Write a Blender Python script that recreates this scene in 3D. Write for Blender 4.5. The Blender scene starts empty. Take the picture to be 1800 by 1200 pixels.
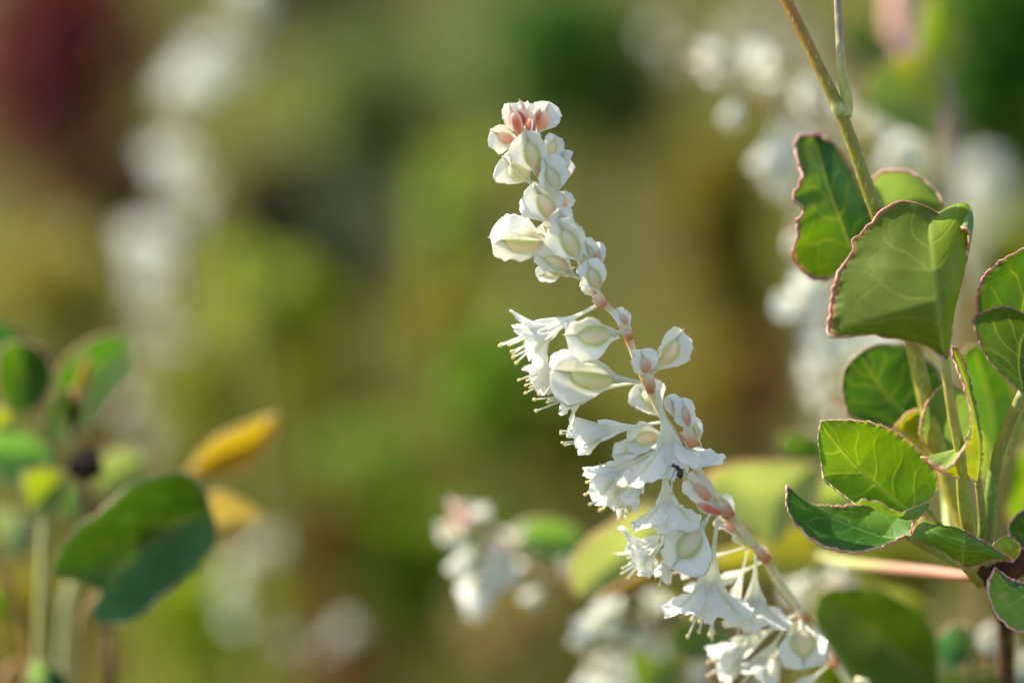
import bpy, math, random
from mathutils import Vector, Matrix, noise
R = math.radians
S = bpy.context.scene
COL = S.collection

# ------------------------------------------------------------------ camera, sky, sun, exposure
CAM_H, PITCH, D, W = 0.48, R(15.0), 0.50, 0.170
CF = Vector((0, math.cos(PITCH), -math.sin(PITCH)))
CR = Vector((1, 0, 0))
CU = CR.cross(CF)
CO = Vector((0, 0, CAM_H))
cam = bpy.data.cameras.new('camera'); camo = bpy.data.objects.new('camera', cam); COL.objects.link(camo)
camo.location = CO; camo.rotation_euler = (math.pi / 2 - PITCH, 0, 0)
cam.sensor_width = 36.0; cam.lens = 36.0 * D / W
cam.clip_start = 0.01; cam.clip_end = 500
cam.dof.use_dof = True; cam.dof.focus_distance = D; cam.dof.aperture_fstop = 3.7; cam.dof.aperture_blades = 0
S.camera = camo

SUN = Vector((-0.68, 0.30, 0.68)).normalized()
wd = bpy.data.worlds.new('World'); S.world = wd; wd.use_nodes = True
nt = wd.node_tree; bg = nt.nodes['Background']
sky = nt.nodes.new('ShaderNodeTexSky'); sky.sky_type = 'NISHITA'; sky.sun_disc = False
sky.sun_elevation = math.asin(SUN.z); sky.sun_rotation = math.atan2(SUN.x, SUN.y)
nt.links.new(sky.outputs[0], bg.inputs[0]); bg.inputs[1].default_value = 0.12
sl = bpy.data.lights.new('sun', 'SUN'); slo = bpy.data.objects.new('sun', sl); COL.objects.link(slo)
sl.energy = 4.4; sl.angle = R(0.6); sl.color = (1.0, 0.94, 0.83)
slo.rotation_euler = SUN.to_track_quat('Z', 'Y').to_euler()
S.view_settings.view_transform = 'Standard'; S.view_settings.look = 'None'
S.view_settings.exposure = 1.3; S.view_settings.gamma = 1.0
S.cycles.use_denoising = True
S.cycles.max_bounces = 10; S.cycles.transmission_bounces = 8; S.cycles.diffuse_bounces = 5
S.cycles.sample_clamp_indirect = 6.0

# ------------------------------------------------------------------ helpers
def P(x, y, d=0.0):
    """photo pixel (1800x1200) at d millimetres behind the focused flower -> point in metres"""
    z = D + d * 0.001
    s = W / 1800.0 * z / D
    return CO + CF * z + CR * ((x - 900) * s) + CU * ((600 - y) * s)

def G(x, y):
    """photo pixel -> point on the ground"""
    v = CF + CR * ((x - 900) * W / 1800 / D) + CU * ((600 - y) * W / 1800 / D)
    t = -CO.z / v.z
    return CO + v * t

PX = W / 1800.0            # metres per photo pixel in the plane of focus

def lin(c):
    return tuple((v / 255.0 / 12.92) if v / 255.0 <= 0.04045 else ((v / 255.0 + 0.055) / 1.055) ** 2.4 for v in c)

def mix(a, b, t):
    t = max(0.0, min(1.0, t))
    return tuple(a[i] + (b[i] - a[i]) * t for i in range(3))

def sm(a, b, x):
    t = max(0.0, min(1.0, (x - a) / (b - a))); return t * t * (3 - 2 * t)

def cr(p0, p1, p2, p3, t):
    return 0.5 * ((2 * p1) + (p2 - p0) * t + (2 * p0 - 5 * p1 + 4 * p2 - p3) * t * t + (3 * p1 - p0 - 3 * p2 + p3) * t ** 3)

def spline(pts, n):
    """n points evenly along a Catmull-Rom curve through pts; pts may carry tuples of Vector"""
    dense = []
    m = len(pts)
    if m == 2:
        return [pts[0].lerp(pts[1], i / (n - 1)) for i in range(n)]
    for i in range(m - 1):
        a = pts[i - 1] if i else pts[0] * 2 - pts[1]
        d_ = pts[i + 2] if i + 2 < m else pts[m - 1] * 2 - pts[m - 2]
        for k in range(8):
            dense.append(cr(a, pts[i], pts[i + 1], d_, k / 8.0))
    dense.append(pts[-1].copy())
    acc = [0.0]
    for i in range(1, len(dense)):
        acc.append(acc[-1] + (dense[i] - dense[i - 1]).length)
    out, j = [], 0
    for i in range(n):
        s = acc[-1] * i / (n - 1)
        while j < len(acc) - 2 and acc[j + 1] < s:
            j += 1
        L = acc[j + 1] - acc[j]
        out.append(dense[j].lerp(dense[j + 1], (s - acc[j]) / L if L > 0 else 0))
    return out

class MB:
    def __init__(self):
        self.v, self.f, self.c, self.uv = [], [], [], []
    def add(self, v, f, c, uv=None):
        o = len(self.v)
        self.v += [Vector(p) for p in v]
        self.f += [tuple(i + o for i in q) for q in f]
        self.c += list(c)
        self.uv += list(uv) if uv else [(0, 0)] * len(v)
        return self
    def merge(self, other, m=None):
        return self.add([m @ p for p in other.v] if m else other.v, other.f, other.c, other.uv)
    def mesh(self, name, mat):
        me = bpy.data.meshes.new(name)
        me.from_pydata([tuple(p) for p in self.v], [], self.f)
        at = me.color_attributes.new('Col', 'FLOAT_COLOR', 'POINT')
        flat = []
        for c in self.c:
            flat += [c[0], c[1], c[2], 1.0]
        at.data.foreach_set('color', flat)
        ua = me.attributes.new('st', 'FLOAT2', 'POINT')
        ua.data.foreach_set('vector', [q for p in self.uv for q in p])
        me.polygons.foreach_set('use_smooth', [True] * len(me.polygons))
        me.materials.append(mat)
        me.update()
        return me
    def build(self, name, mat, parent=None):
        return link(name, self.mesh(name, mat), parent)

def link(name, me, parent=None):
    o = bpy.data.objects.new(name, me); COL.objects.link(o)
    if parent: o.parent = parent
    return o

def thing(name, label, cat, loc, group=None):
    o = bpy.data.objects.new(name, None); COL.objects.link(o)
    o.empty_display_size = 0.01
    o.location = loc; o['label'] = label; o['category'] = cat
    if group: o['group'] = group
    return o

def part_of(o, root):
    """parent a part built in world coordinates to a thing that stands at root.location"""
    o.parent = root
    o.matrix_parent_inverse = Matrix.Translation(root.location).inverted()
    return o

def grid(rows, cols, closed=False):
    f = []
    for i in range(rows - 1):
        for j in range(cols if closed else cols - 1):
            k = (j + 1) % cols
            f.append((i * cols + j, i * cols + k, (i + 1) * cols + k, (i + 1) * cols + j))
    return f

def tube(mb, pts, rad, col, seg=8, cap=True, flat=None):
    """pts list of Vector, rad list or float, col list or colour"""
    n = len(pts)
    rr = rad if isinstance(rad, (list, tuple)) else [rad] * n
    cc = col if isinstance(col, list) else [col] * n
    vs, cs = [], []
    ref = None
    for i in range(n):
        t = (pts[min(i + 1, n - 1)] - pts[max(i - 1, 0)]).normalized()
        if ref is None:
            ref = t.orthogonal().normalized()
        ref = (ref - t * ref.dot(t))
        ref = ref.normalized() if ref.length > 1e-9 else t.orthogonal().normalized()
        b = t.cross(ref)
        for k in range(seg):
            a = 2 * math.pi * k / seg
            vs.append(pts[i] + (ref * math.cos(a) + b * math.sin(a)) * rr[i])
            cs.append(cc[i])
    f = grid(n, seg, True)
    if cap:
        f.append(tuple(range(seg - 1, -1, -1))); f.append(tuple(range((n - 1) * seg, n * seg)))
    mb.add(vs, f, cs)
    return mb

def blob(mb, c, ax, ay, az, col, seg=8, rings=6, M=None):
    vs, cs = [], []
    for i in range(rings + 1):
        th = math.pi * i / rings
        for k in range(seg):
            a = 2 * math.pi * k / seg
            p = Vector((ax * math.sin(th) * math.cos(a), ay * math.sin(th) * math.sin(a), az * math.cos(th)))
            if M: p = M @ p
            vs.append(Vector(c) + p); cs.append(col)
    return mb.add(vs, grid(rings + 1, seg, True), cs)

# ------------------------------------------------------------------ materials
def new_mat(name):
    m = bpy.data.materials.new(name); m.use_nodes = True
    n = m.node_tree; n.nodes.clear()
    return m, n, n.nodes.new, n.links.new

def sheet_mat(name, trans, tint, rough, spec, nscale, namp, bump, back=None, fine=False, sheen=0.0):
    """thin living tissue: reflects on both faces and lets light through"""
    m, n, N, L = new_mat(name)
    out = N('ShaderNodeOutputMaterial')
    at = N('ShaderNodeAttribute'); at.attribute_name = 'Col'
    tc = N('ShaderNodeTexCoord')
    nz = N('ShaderNodeTexNoise'); nz.inputs['Scale'].default_value = nscale; nz.inputs['Detail'].default_value = 5
    L(tc.outputs['Object'], nz.inputs['Vector'])
    mr = N('ShaderNodeMapRange'); mr.inputs[1].default_value = 0.3; mr.inputs[2].default_value = 0.7
    mr.inputs[3].default_value = 1 - namp; mr.inputs[4].default_value = 1 + namp
    L(nz.outputs[0], mr.inputs[0])
    mul = N('ShaderNodeMix'); mul.data_type = 'RGBA'; mul.blend_type = 'MULTIPLY'; mul.inputs[0].default_value = 1
    L(at.outputs['Color'], mul.inputs[6]); L(mr.outputs[0], mul.inputs[7])
    colr = mul.outputs[2]
    hgt = nz.outputs[0]
    if fine:
        uv = N('ShaderNodeAttribute'); uv.attribute_name = 'st'
        vo = N('ShaderNodeTexVoronoi'); vo.feature = 'DISTANCE_TO_EDGE'; vo.inputs['Scale'].default_value = 11
        L(uv.outputs['Vector'], vo.inputs['Vector'])
        r2 = N('ShaderNodeMapRange'); r2.inputs[1].default_value = 0.0; r2.inputs[2].default_value = 0.09
        r2.inputs[3].default_value = 1.08; r2.inputs[4].default_value = 1.0
        L(vo.outputs['Distance'], r2.inputs[0])
        m2 = N('ShaderNodeMix'); m2.data_type = 'RGBA'; m2.blend_type = 'MULTIPLY'; m2.inputs[0].default_value = 1
        L(colr, m2.inputs[6]); L(r2.outputs[0], m2.inputs[7]); colr = m2.outputs[2]
        n3 = N('ShaderNodeTexNoise'); n3.inputs['Scale'].default_value = 2600; n3.inputs['Detail'].default_value = 2
        L(tc.outputs['Object'], n3.inputs['Vector'])
        ad = N('ShaderNodeMath'); ad.operation = 'ADD'
        L(nz.outputs[0], ad.inputs[0]); L(n3.outputs[0], ad.inputs[1]); hgt = ad.outputs[0]
    if back:
        ge = N('ShaderNodeNewGeometry')
        mb_ = N('ShaderNodeMix'); mb_.data_type = 'RGBA'; mb_.blend_type = 'MIX'
        mb_.inputs[7].default_value = (*back, 1)
        fm = N('ShaderNodeMath'); fm.operation = 'MULTIPLY'; fm.inputs[1].default_value = 0.6
        L(ge.outputs['Backfacing'], fm.inputs[0]); L(fm.outputs[0], mb_.inputs[0]); L(colr, mb_.inputs[6])
        front = mb_.outputs[2]
    else:
        front = colr
    bp = N('ShaderNodeBump'); bp.inputs['Strength'].default_value = bump; bp.inputs['Distance'].default_value = 0.0004
    L(hgt, bp.inputs['Height'])
    pr = N('ShaderNodeBsdfPrincipled'); pr.inputs['Roughness'].default_value = rough
    pr.inputs['Specular IOR Level'].default_value = spec
    L(front, pr.inputs['Base Color']); L(bp.outputs[0], pr.inputs['Normal'])
    tm = N('ShaderNodeMix'); tm.data_type = 'RGBA'; tm.blend_type = 'MULTIPLY'; tm.inputs[0].default_value = 1
    tm.inputs[7].default_value = (*tint, 1)
    L(colr, tm.inputs[6])
    tr = N('ShaderNodeBsdfTranslucent'); L(tm.outputs[2], tr.inputs['Color']); L(bp.outputs[0], tr.inputs['Normal'])
    mx = N('ShaderNodeMixShader'); mx.inputs[0].default_value = trans
    L(pr.outputs[0], mx.inputs[1]); L(tr.outputs[0], mx.inputs[2]); L(mx.outputs[0], out.inputs[0])
    return m

def solid_mat(name, rough, spec, nscale, namp, bump, sss=0.0, streak=None):
    m, n, N, L = new_mat(name)
    out = N('ShaderNodeOutputMaterial')
    at = N('ShaderNodeAttribute'); at.attribute_name = 'Col'
    tc = N('ShaderNodeTexCoord')
    nz = N('ShaderNodeTexNoise'); nz.inputs['Scale'].default_value = nscale; nz.inputs['Detail'].default_value = 6
    L(tc.outputs['Object'], nz.inputs['Vector'])
    mr = N('ShaderNodeMapRange'); mr.inputs[1].default_value = 0.3; mr.inputs[2].default_value = 0.7
    mr.inputs[3].default_value = 1 - namp; mr.inputs[4].default_value = 1 + namp
    L(nz.outputs[0], mr.inputs[0])
    mul = N('ShaderNodeMix'); mul.data_type = 'RGBA'; mul.blend_type = 'MULTIPLY'; mul.inputs[0].default_value = 1
    L(at.outputs['Color'], mul.inputs[6]); L(mr.outputs[0], mul.inputs[7])
    colr = mul.outputs[2]
    if streak:
        mp = N('ShaderNodeMapping'); mp.inputs['Scale'].default_value = (1, 1, 0.22)
        L(tc.outputs['Object'], mp.inputs['Vector'])
        vo = N('ShaderNodeTexVoronoi'); vo.inputs['Scale'].default_value = 1500
        L(mp.outputs[0], vo.inputs['Vector'])
        r2 = N('ShaderNodeMapRange'); r2.inputs[1].default_value = 0.14; r2.inputs[2].default_value = 0.3
        r2.inputs[3].default_value = 0.55; r2.inputs[4].default_value = 0.0
        L(vo.outputs['Distance'], r2.inputs[0])
        ms = N('ShaderNodeMix'); ms.data_type = 'RGBA'; ms.inputs[7].default_value = (*streak, 1)
        L(r2.outputs[0], ms.inputs[0]); L(colr, ms.inputs[6]); colr = ms.outputs[2]
    bp = N('ShaderNodeBump'); bp.inputs['Strength'].default_value = bump; bp.inputs['Distance'].default_value = 0.0003
    L(nz.outputs[0], bp.inputs['Height'])
    pr = N('ShaderNodeBsdfPrincipled'); pr.inputs['Roughness'].default_value = rough
    pr.inputs['Specular IOR Level'].default_value = spec
    if sss:
        pr.inputs['Subsurface Weight'].default_value = sss
        pr.inputs['Subsurface Radius'].default_value = (1.0, 0.7, 0.4)
        pr.inputs['Subsurface Scale'].default_value = 0.0008
    L(colr, pr.inputs['Base Color']); L(bp.outputs[0], pr.inputs['Normal']); L(pr.outputs[0], out.inputs[0])
    return m

M_PETAL = sheet_mat('petal', 0.48, (1.0, 0.99, 0.94), 0.55, 0.25, 900, 0.05, 0.25)
M_LEAF = sheet_mat('leaf', 0.36, (1.75, 1.45, 0.3), 0.55, 0.3, 160, 0.14, 0.12, back=lin((128, 158, 92)), fine=True)
M_LEAFBG = sheet_mat('leaf_soft', 0.42, (1.25, 1.15, 0.55), 0.5, 0.4, 120, 0.18, 0.1, back=lin((120, 150, 92)))
M_STEM = solid_mat('stem', 0.5, 0.35, 500, 0.18, 0.3, 0.25, streak=lin((205, 195, 140)))
M_FLESH = solid_mat('soft_stem', 0.5, 0.3, 600, 0.12, 0.2, 0.3)
M_WOOD = solid_mat('bark', 0.9, 0.2, 300, 0.45, 0.8)
M_FOLI = sheet_mat('foliage', 0.35, (1.5, 1.4, 0.4), 0.55, 0.3, 30, 0.3, 0.0)
M_BUG = solid_mat('insect', 0.25, 0.6, 900, 0.2, 0.2)
M_STONE = solid_mat('stone', 0.9, 0.2, 25, 0.35, 0.5)

WHITE = (0.93, 0.915, 0.86); CREAM = lin((240, 235, 208)); GREEN = lin((190, 206, 112)); PINK = lin((240, 200, 188))
SALMON = lin((240, 150, 124)); PALE = lin((238, 239, 216))

# ------------------------------------------------------------------ ground
def ground():
    m, n, N, L = new_mat('soil')
    out = N('ShaderNodeOutputMaterial'); pr = N('ShaderNodeBsdfPrincipled'); pr.inputs['Roughness'].default_value = 0.95
    pr.inputs['Specular IOR Level'].default_value = 0.15
    tc = N('ShaderNodeTexCoord')
    a = N('ShaderNodeTexNoise'); a.inputs['Scale'].default_value = 5.5; a.inputs['Detail'].default_value = 6
    b = N('ShaderNodeTexNoise'); b.inputs['Scale'].default_value = 26; b.inputs['Detail'].default_value = 8
    for q in (a, b): L(tc.outputs['Object'], q.inputs['Vector'])
    ra = N('ShaderNodeValToRGB'); e = ra.color_ramp.elements
    e[0].position = 0.34; e[0].color = (*lin((42, 38, 12)), 1)
    e[1].position = 0.66; e[1].color = (*lin((98, 108, 8)), 1)
    k = ra.color_ramp.elements.new(0.5); k.color = (*lin((90, 86, 14)), 1)
    rb = N('ShaderNodeValToRGB'); rb.color_ramp.elements[0].color = (0.45, 0.45, 0.4, 1); rb.color_ramp.elements[1].color = (1.1, 1.08, 1.0, 1)
    L(a.outputs[0], ra.inputs[0]); L(b.outputs[0], rb.inputs[0])
    mu = N('ShaderNodeMix'); mu.data_type = 'RGBA'; mu.blend_type = 'MULTIPLY'; mu.inputs[0].default_value = 1
    L(ra.outputs[0], mu.inputs[6]); L(rb.outputs[0], mu.inputs[7]); L(mu.outputs[2], pr.inputs['Base Color'])
    bp = N('ShaderNodeBump'); bp.inputs['Distance'].default_value = 0.02; L(b.outputs[0], bp.inputs['Height']); L(bp.outputs[0], pr.inputs['Normal'])
    L(pr.outputs[0], out.inputs[0])
    xs = [-60, -30, -15, -8, -5] + [-4 + 0.1 * i for i in range(81)] + [5, 8, 15, 30, 60]
    ys = [-20, -8, -3] + [-1 + 0.1 * i for i in range(71)] + [7, 10, 16, 30, 60, 120]
    mb = MB(); vs = []
    for y in ys:
        for x in xs:
            h = 0.012 * noise.noise(Vector((x * 2.1, y * 2.1, 0))) + 0.01 * noise.noise(Vector((x * 6, y * 6, 3)))
            vs.append((x, y, h - 0.004))
    mb.add(vs, grid(len(ys), len(xs)), [(0.2, 0.18, 0.1)] * len(vs))
    o = mb.build('ground', m); o['kind'] = 'structure'
ground()

# ------------------------------------------------------------------ flowers (unit size: base z=0, tip z=1, full width 1 in x,y)
def rows_mesh(mb, zs, bfun, wfun, phi, seed, colfun, wave=0.13, thick=0.014):
    """a third of a keeled flower: body sector plus its radial wing"""
    rnd = random.Random(seed); ph = [rnd.uniform(0, 6.28) for _ in range(6)]
    body_a = [-60, -48, -36, -26, -17]
    wf = [0.06, 0.16, 0.3, 0.46, 0.62, 0.78, 0.9, 1.0]
    cols_n = len(body_a) * 2 + len(wf) * 2 - 1
    vs, cs = [], []
    for z in zs:
        b = bfun(z); w = max(wfun(z), b + 0.004)
        er = 1 + 0.05 * math.sin(15 * z + ph[0]) + 0.035 * math.sin(33 * z + ph[1]) + 0.022 * math.sin(61 * z + ph[4])
        er += 0.07 * noise.noise(Vector((z * 9, seed * 1.7, phi))) + 0.05 * noise.noise(Vector((z * 31, seed * 1.7, phi)))
        w = b + (w - b) * er
        bend = wave * math.sin(5.2 * z + ph[2]) + 0.45 * wave * math.sin(13 * z + ph[3])
        line = []
        for a in body_a:
            line.append((b * math.cos(R(a)), b * math.sin(R(a)), 0.0, (60 + a) / 43.0))
        for f in wf:
            t = thick * (1 - 0.85 * f)
            line.append((b + f * (w - b), -t, f, 1.0))
        mirror = [(x, -y, f, g) for (x, y, f, g) in line[:-1]][::-1]
        line[-1] = (line[-1][0], 0.0, 1.0, 1.0)
        for (x, y, f, g) in line + mirror:
            if f > 0:
                y += bend * f ** 1.6 * min(1.0, (w - b) / 0.22)
            p = Vector((x, y, z + 0.02 * f * math.sin(9 * z + ph[5])))
            p.rotate(Matrix.Rotation(phi, 3, 'Z'))
            vs.append(p); cs.append(colfun(z, f, g))
    mb.add(vs, grid(len(zs), cols_n), cs)
    return mb

def prof(z, c, h, p=2.0):
    x = (z - c) / h
    return max(0.0, 1 - abs(x) ** p) ** (1 / p)

def bud_parts(seed, pink=0.3, green=0.66):
    """closed flower with three wings"""
    rnd = random.Random(seed)
    c0, bh, br = 0.56 + rnd.uniform(-.02, .02), 0.235, 0.235 + rnd.uniform(-.02, .03)
    def b(z):
        ped = 0.028 + 0.05 * sm(0.0, 0.38, z)
        if z > 0.6: ped *= max(0.0, 1 - (z - 0.6) / 0.34)
        return max(ped, br * prof(z, c0, bh))
    wm = 0.575
    sk = rnd.uniform(-.03, .03)
    def w(z):
        if z < 0.62 + sk:
            return 0.03 + (wm - 0.03) * sm(0.14, 0.60 + sk, z) ** 1.15
        return wm * prof(z, 0.62 + sk, 0.381 - sk, 2.9)
    tint = mix(CREAM, PINK, pink)
    def colr(z, f, g):
        fade = sm(0.26, 0.42, z)
        if f == 0:
            c = mix(tint, CREAM, 0.35 + 0.5 * noise.noise(Vector((z * 6, g * 3, seed))))
            c = mix(c, SALMON, pink * sm(0.75, 0.35, z) * 0.75)
            c = mix(c, GREEN, green * .9 * sm(0.45, 1.0, g) * sm(0.25, 0.4, z))
            return mix(PALE, c, fade)
        return mix(WHITE, GREEN, green * fade * sm(0.24, 0.02, f) * sm(0.95, 0.7, z))
    core = MB()
    zz = [0, .05, .1, .15, .2, .25, .3, .34]
    tube(core, [Vector((0, 0, z)) for z in zz], [b(z) * 1.02 for z in zz], [mix(PALE, PINK, pink * sm(.25, 0, z)) for z in zz], 8)
    # pointed tip of the styles
    tube(core, [Vector((0, 0, .76)), Vector((.008, 0, .90)), Vector((0.02, 0.01, 1.04))], [.05, .024, .006], PALE, 6)
    zs = [0.08 + 0.92 * (i / 35.0) for i in range(36)]
    teps = []
    for k in range(3):
        teps.append(rows_mesh(MB(), zs, b, w, R(60 + 120 * k), seed * 7 + k, colr))
    return core, [('tepal', t) for t in teps]

def open_parts(seed, spread=1.0, pink=0.1, stam=7):
    rnd = random.Random(seed)
    def b(z):
        return 0.020 + 0.06 * sm(0.2, 0.70, z)
    def w(z):
        return 0.024 + 0.17 * sm(0.16, 0.70, z) ** 1.8
    def colr(z, f, g):
        c = mix(PALE, WHITE, 0.4 + 0.6 * f)
        return mix(c, GREEN, 0.40 * sm(0.5, 0.7, z) * sm(0.5, 0.1, f) * (1 if f else 0.5))
    core = MB()
    zs = [0.70 * i / 19.0 for i in range(20)]
    for k in range(3):
        rows_mesh(core, zs, b, w, R(60 + 120 * k), seed * 5 + k, colr, wave=0.02, thick=0.012)
    subs = []
    angs = [(60, 1), (180, 1), (300, 1), (5, 0), (240, 0)]
    for ai, (ang, outer) in enumerate(angs):
        sp = spread * rnd.uniform(0.78, 1.1) * (1.0 if outer else 0.72)
        ln = rnd.uniform(0.92, 1.08) * (1.0 if outer else 0.86)
        ph = [rnd.uniform(0, 6.28) for _ in range(6)]
        nu, nv = 15, 28
        curl = rnd.uniform(-.12, .16)
        twist = rnd.uniform(-.35, .35)
        vs, cs = [], []
        for i in range(nv):
            v = i / (nv - 1.0)
            r = 0.05 + ln * (0.46 * sp * v ** 1.25 + 0.05 * v)
            z = 0.56 + ln * (0.50 * v * (1 - 0.34 * min(sp, 1.1) * v))
            hw = 0.05 + 0.185 * sm(0.0, 0.55, v)
            hw *= (1.0 if outer else 0.78) * max(0.10, prof(v, 0.55, 0.452, 2.1) if v > .55 else 1)
            hw *= 1 + 0.06 * math.sin(19 * v + ph[0]) + 0.045 * math.sin(37 * v + ph[5])
            for j in range(nu):
                u = -1 + 2 * j / (nu - 1.0)
                cup = (0.10 - 0.16 * v * sp) * u * u
                wv = 0.022 * v * math.sin(3.0 * u + 5 * v + ph[1]) + 0.022 * v * abs(u) ** 2 * math.sin(9 * v + 2 * u + ph[2]) + 0.010 * abs(u) ** 3 * math.sin(27 * v + ph[3])
                q = Vector((r - cup * 0.6 + wv * 0.5 + twist * u * hw * 0.5, u * hw, z + cup + wv + curl * u * hw - (0.03 * (1 - abs(u)) if outer else 0)))
                q.rotate(Matrix.Rotation(R(ang), 3, 'Z'))
                vs.append(q)
                g = sm(0.2, 0.02, abs(u + .05 * math.sin(6 * v + ph[4]))) * sm(0.0, 0.2, v) * sm(0.95, 0.6, v) * (0.62 if outer else 0.25)
                c = mix(WHITE, GREEN, g)
                c = mix(c, PINK, pink * sm(0.35, 0.0, v))
                cs.append(c)
        subs.append(('tepal', MB().add(vs, grid(nv, nu), cs)))
    for k in range(stam):
        a = 2 * math.pi * (k + rnd.uniform(-.3, .3)) / stam
        r1 = rnd.uniform(.08, .2) * (0.6 + 0.5 * spread); zt = rnd.uniform(.96, 1.16)
        pts = [Vector((.04 * math.cos(a), .04 * math.sin(a), .64)), Vector((.09 * math.cos(a), .09 * math.sin(a), .82)),
               Vector((r1 * math.cos(a + .2), r1 * math.sin(a + .2), zt))]
        s = MB(); pts = spline(pts, 6)
        tube(s, pts, [.015, .014, .013, .012, .011, .010], (.84, .86, .82), 6)
        blob(s, pts[-1], .030, .024, .024, lin((238, 226, 178)), 6, 4)
        subs.append(('stamen', s))
    ov = MB()
    vs, cs = [], []
    for i in range(9):
        t = i / 8.0
        for k in range(12):
            a = 2 * math.pi * k / 12
            rr = 0.075 * math.sin(math.pi * (0.08 + 0.9 * t)) * (1 + 0.18 * math.cos(3 * a))
            vs.append((rr * math.cos(a), rr * math.sin(a),   .70 + .24 * t)); cs.append(mix(lin((206, 140, 60)), lin((170, 178, 50)), sm(.0, .45, t)))
    ov.add(vs, grid(9, 12, True), cs)
    subs.append(('ovary', ov))
    return core, subs

def pinkbud_parts(seed):
    """young bud: small salmon ovoid, wings just showing"""
    rnd = random.Random(seed)
    def b(z): return max(0.05 * (1 - z), 0.30 * prof(z, 0.52, 0.44))
    def w(z): return b(z) + 0.10 * sm(.2, .5, z) * sm(1.02, .8, z)
    def colr(z, f, g):
        if f == 0: return mix(lin((232, 128, 104)), CREAM, sm(.6, .98, z) * .7 + .2 * g)
        return mix(WHITE, PINK, .4 * (1 - f))
    core = MB(); zz = [0, .06, .12, .2]
    tube(core, [Vector((0, 0, z)) for z in zz], [.06, .06, .07, .12], mix(PINK, PALE, .5), 8)
    tube(core, [Vector((0, 0, .88)), Vector((0, 0, 1.06))], [.07, .01], PINK, 6)
    zs = [0.08 + 0.9 * i / 15.0 for i in range(16)]
    return core, [('tepal', rows_mesh(MB(), zs, b, w, R(60 + 120 * k), seed * 3 + k, colr, wave=.02, thick=.02)) for k in range(3)]

PROTO = {}
def proto(kind, var):
    key = (kind, var)
    if key not in PROTO:
        if kind == 'bud': c, s = bud_parts(11 + var, (0.15, 0.32, 0.06, 0.26)[var % 4])
        elif kind == 'pinkwing': c, s = bud_parts(41 + var, 1.0, 0.25)
        elif kind == 'half': c, s = open_parts(71 + var, 0.48, .1, 6)
        elif kind == 'open': c, s = open_parts(91 + var, 1.0, .08, 7)
        else: c, s = pinkbud_parts(121 + var)
        PROTO[key] = (c.mesh('flower_' + kind, M_PETAL), [(n, m.mesh(n + '_' + kind, M_PETAL)) for n, m in s], (c, s))
    return PROTO[key]

def joined(kind, var):
    key = ('joined', kind, var)
    if key not in PROTO:
        c, s = proto(kind, var)[2]
        mb = MB().merge(c)
        for n, m in s: mb.merge(m)
        PROTO[key] = mb.mesh('flower_whole', M_PETAL)
    return PROTO[key]

def flower(root, kind, var, base, tip, width, roll=0.0, whole=False):
    """one flower between two points; width in metres; local +X towards the camera before roll"""
    ax = tip - base; L = ax.length; z = ax.normalized()
    x = -CF - z * (-CF).dot(z)
    x = x.normalized() if x.length > 1e-4 else z.orthogonal().normalized()
    x.rotate(Matrix.Rotation(roll, 3, z)); y = z.cross(x)
    M = Matrix((x, y, z)).transposed().to_4x4(); M.translation = base
    M = M @ Matrix.Diagonal((width, width, L, 1))
    if whole:
        o = link('flower', joined(kind, var), root)
    else:
        me, subs, _ = proto(kind, var)
        o = link('flower', me, root)
        for n, sme in subs: link(n, sme, o)
    o.matrix_parent_inverse = Matrix.Identity(4)
    o.matrix_local = Matrix.Translation(root.location).inverted() @ M
    return o

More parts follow.
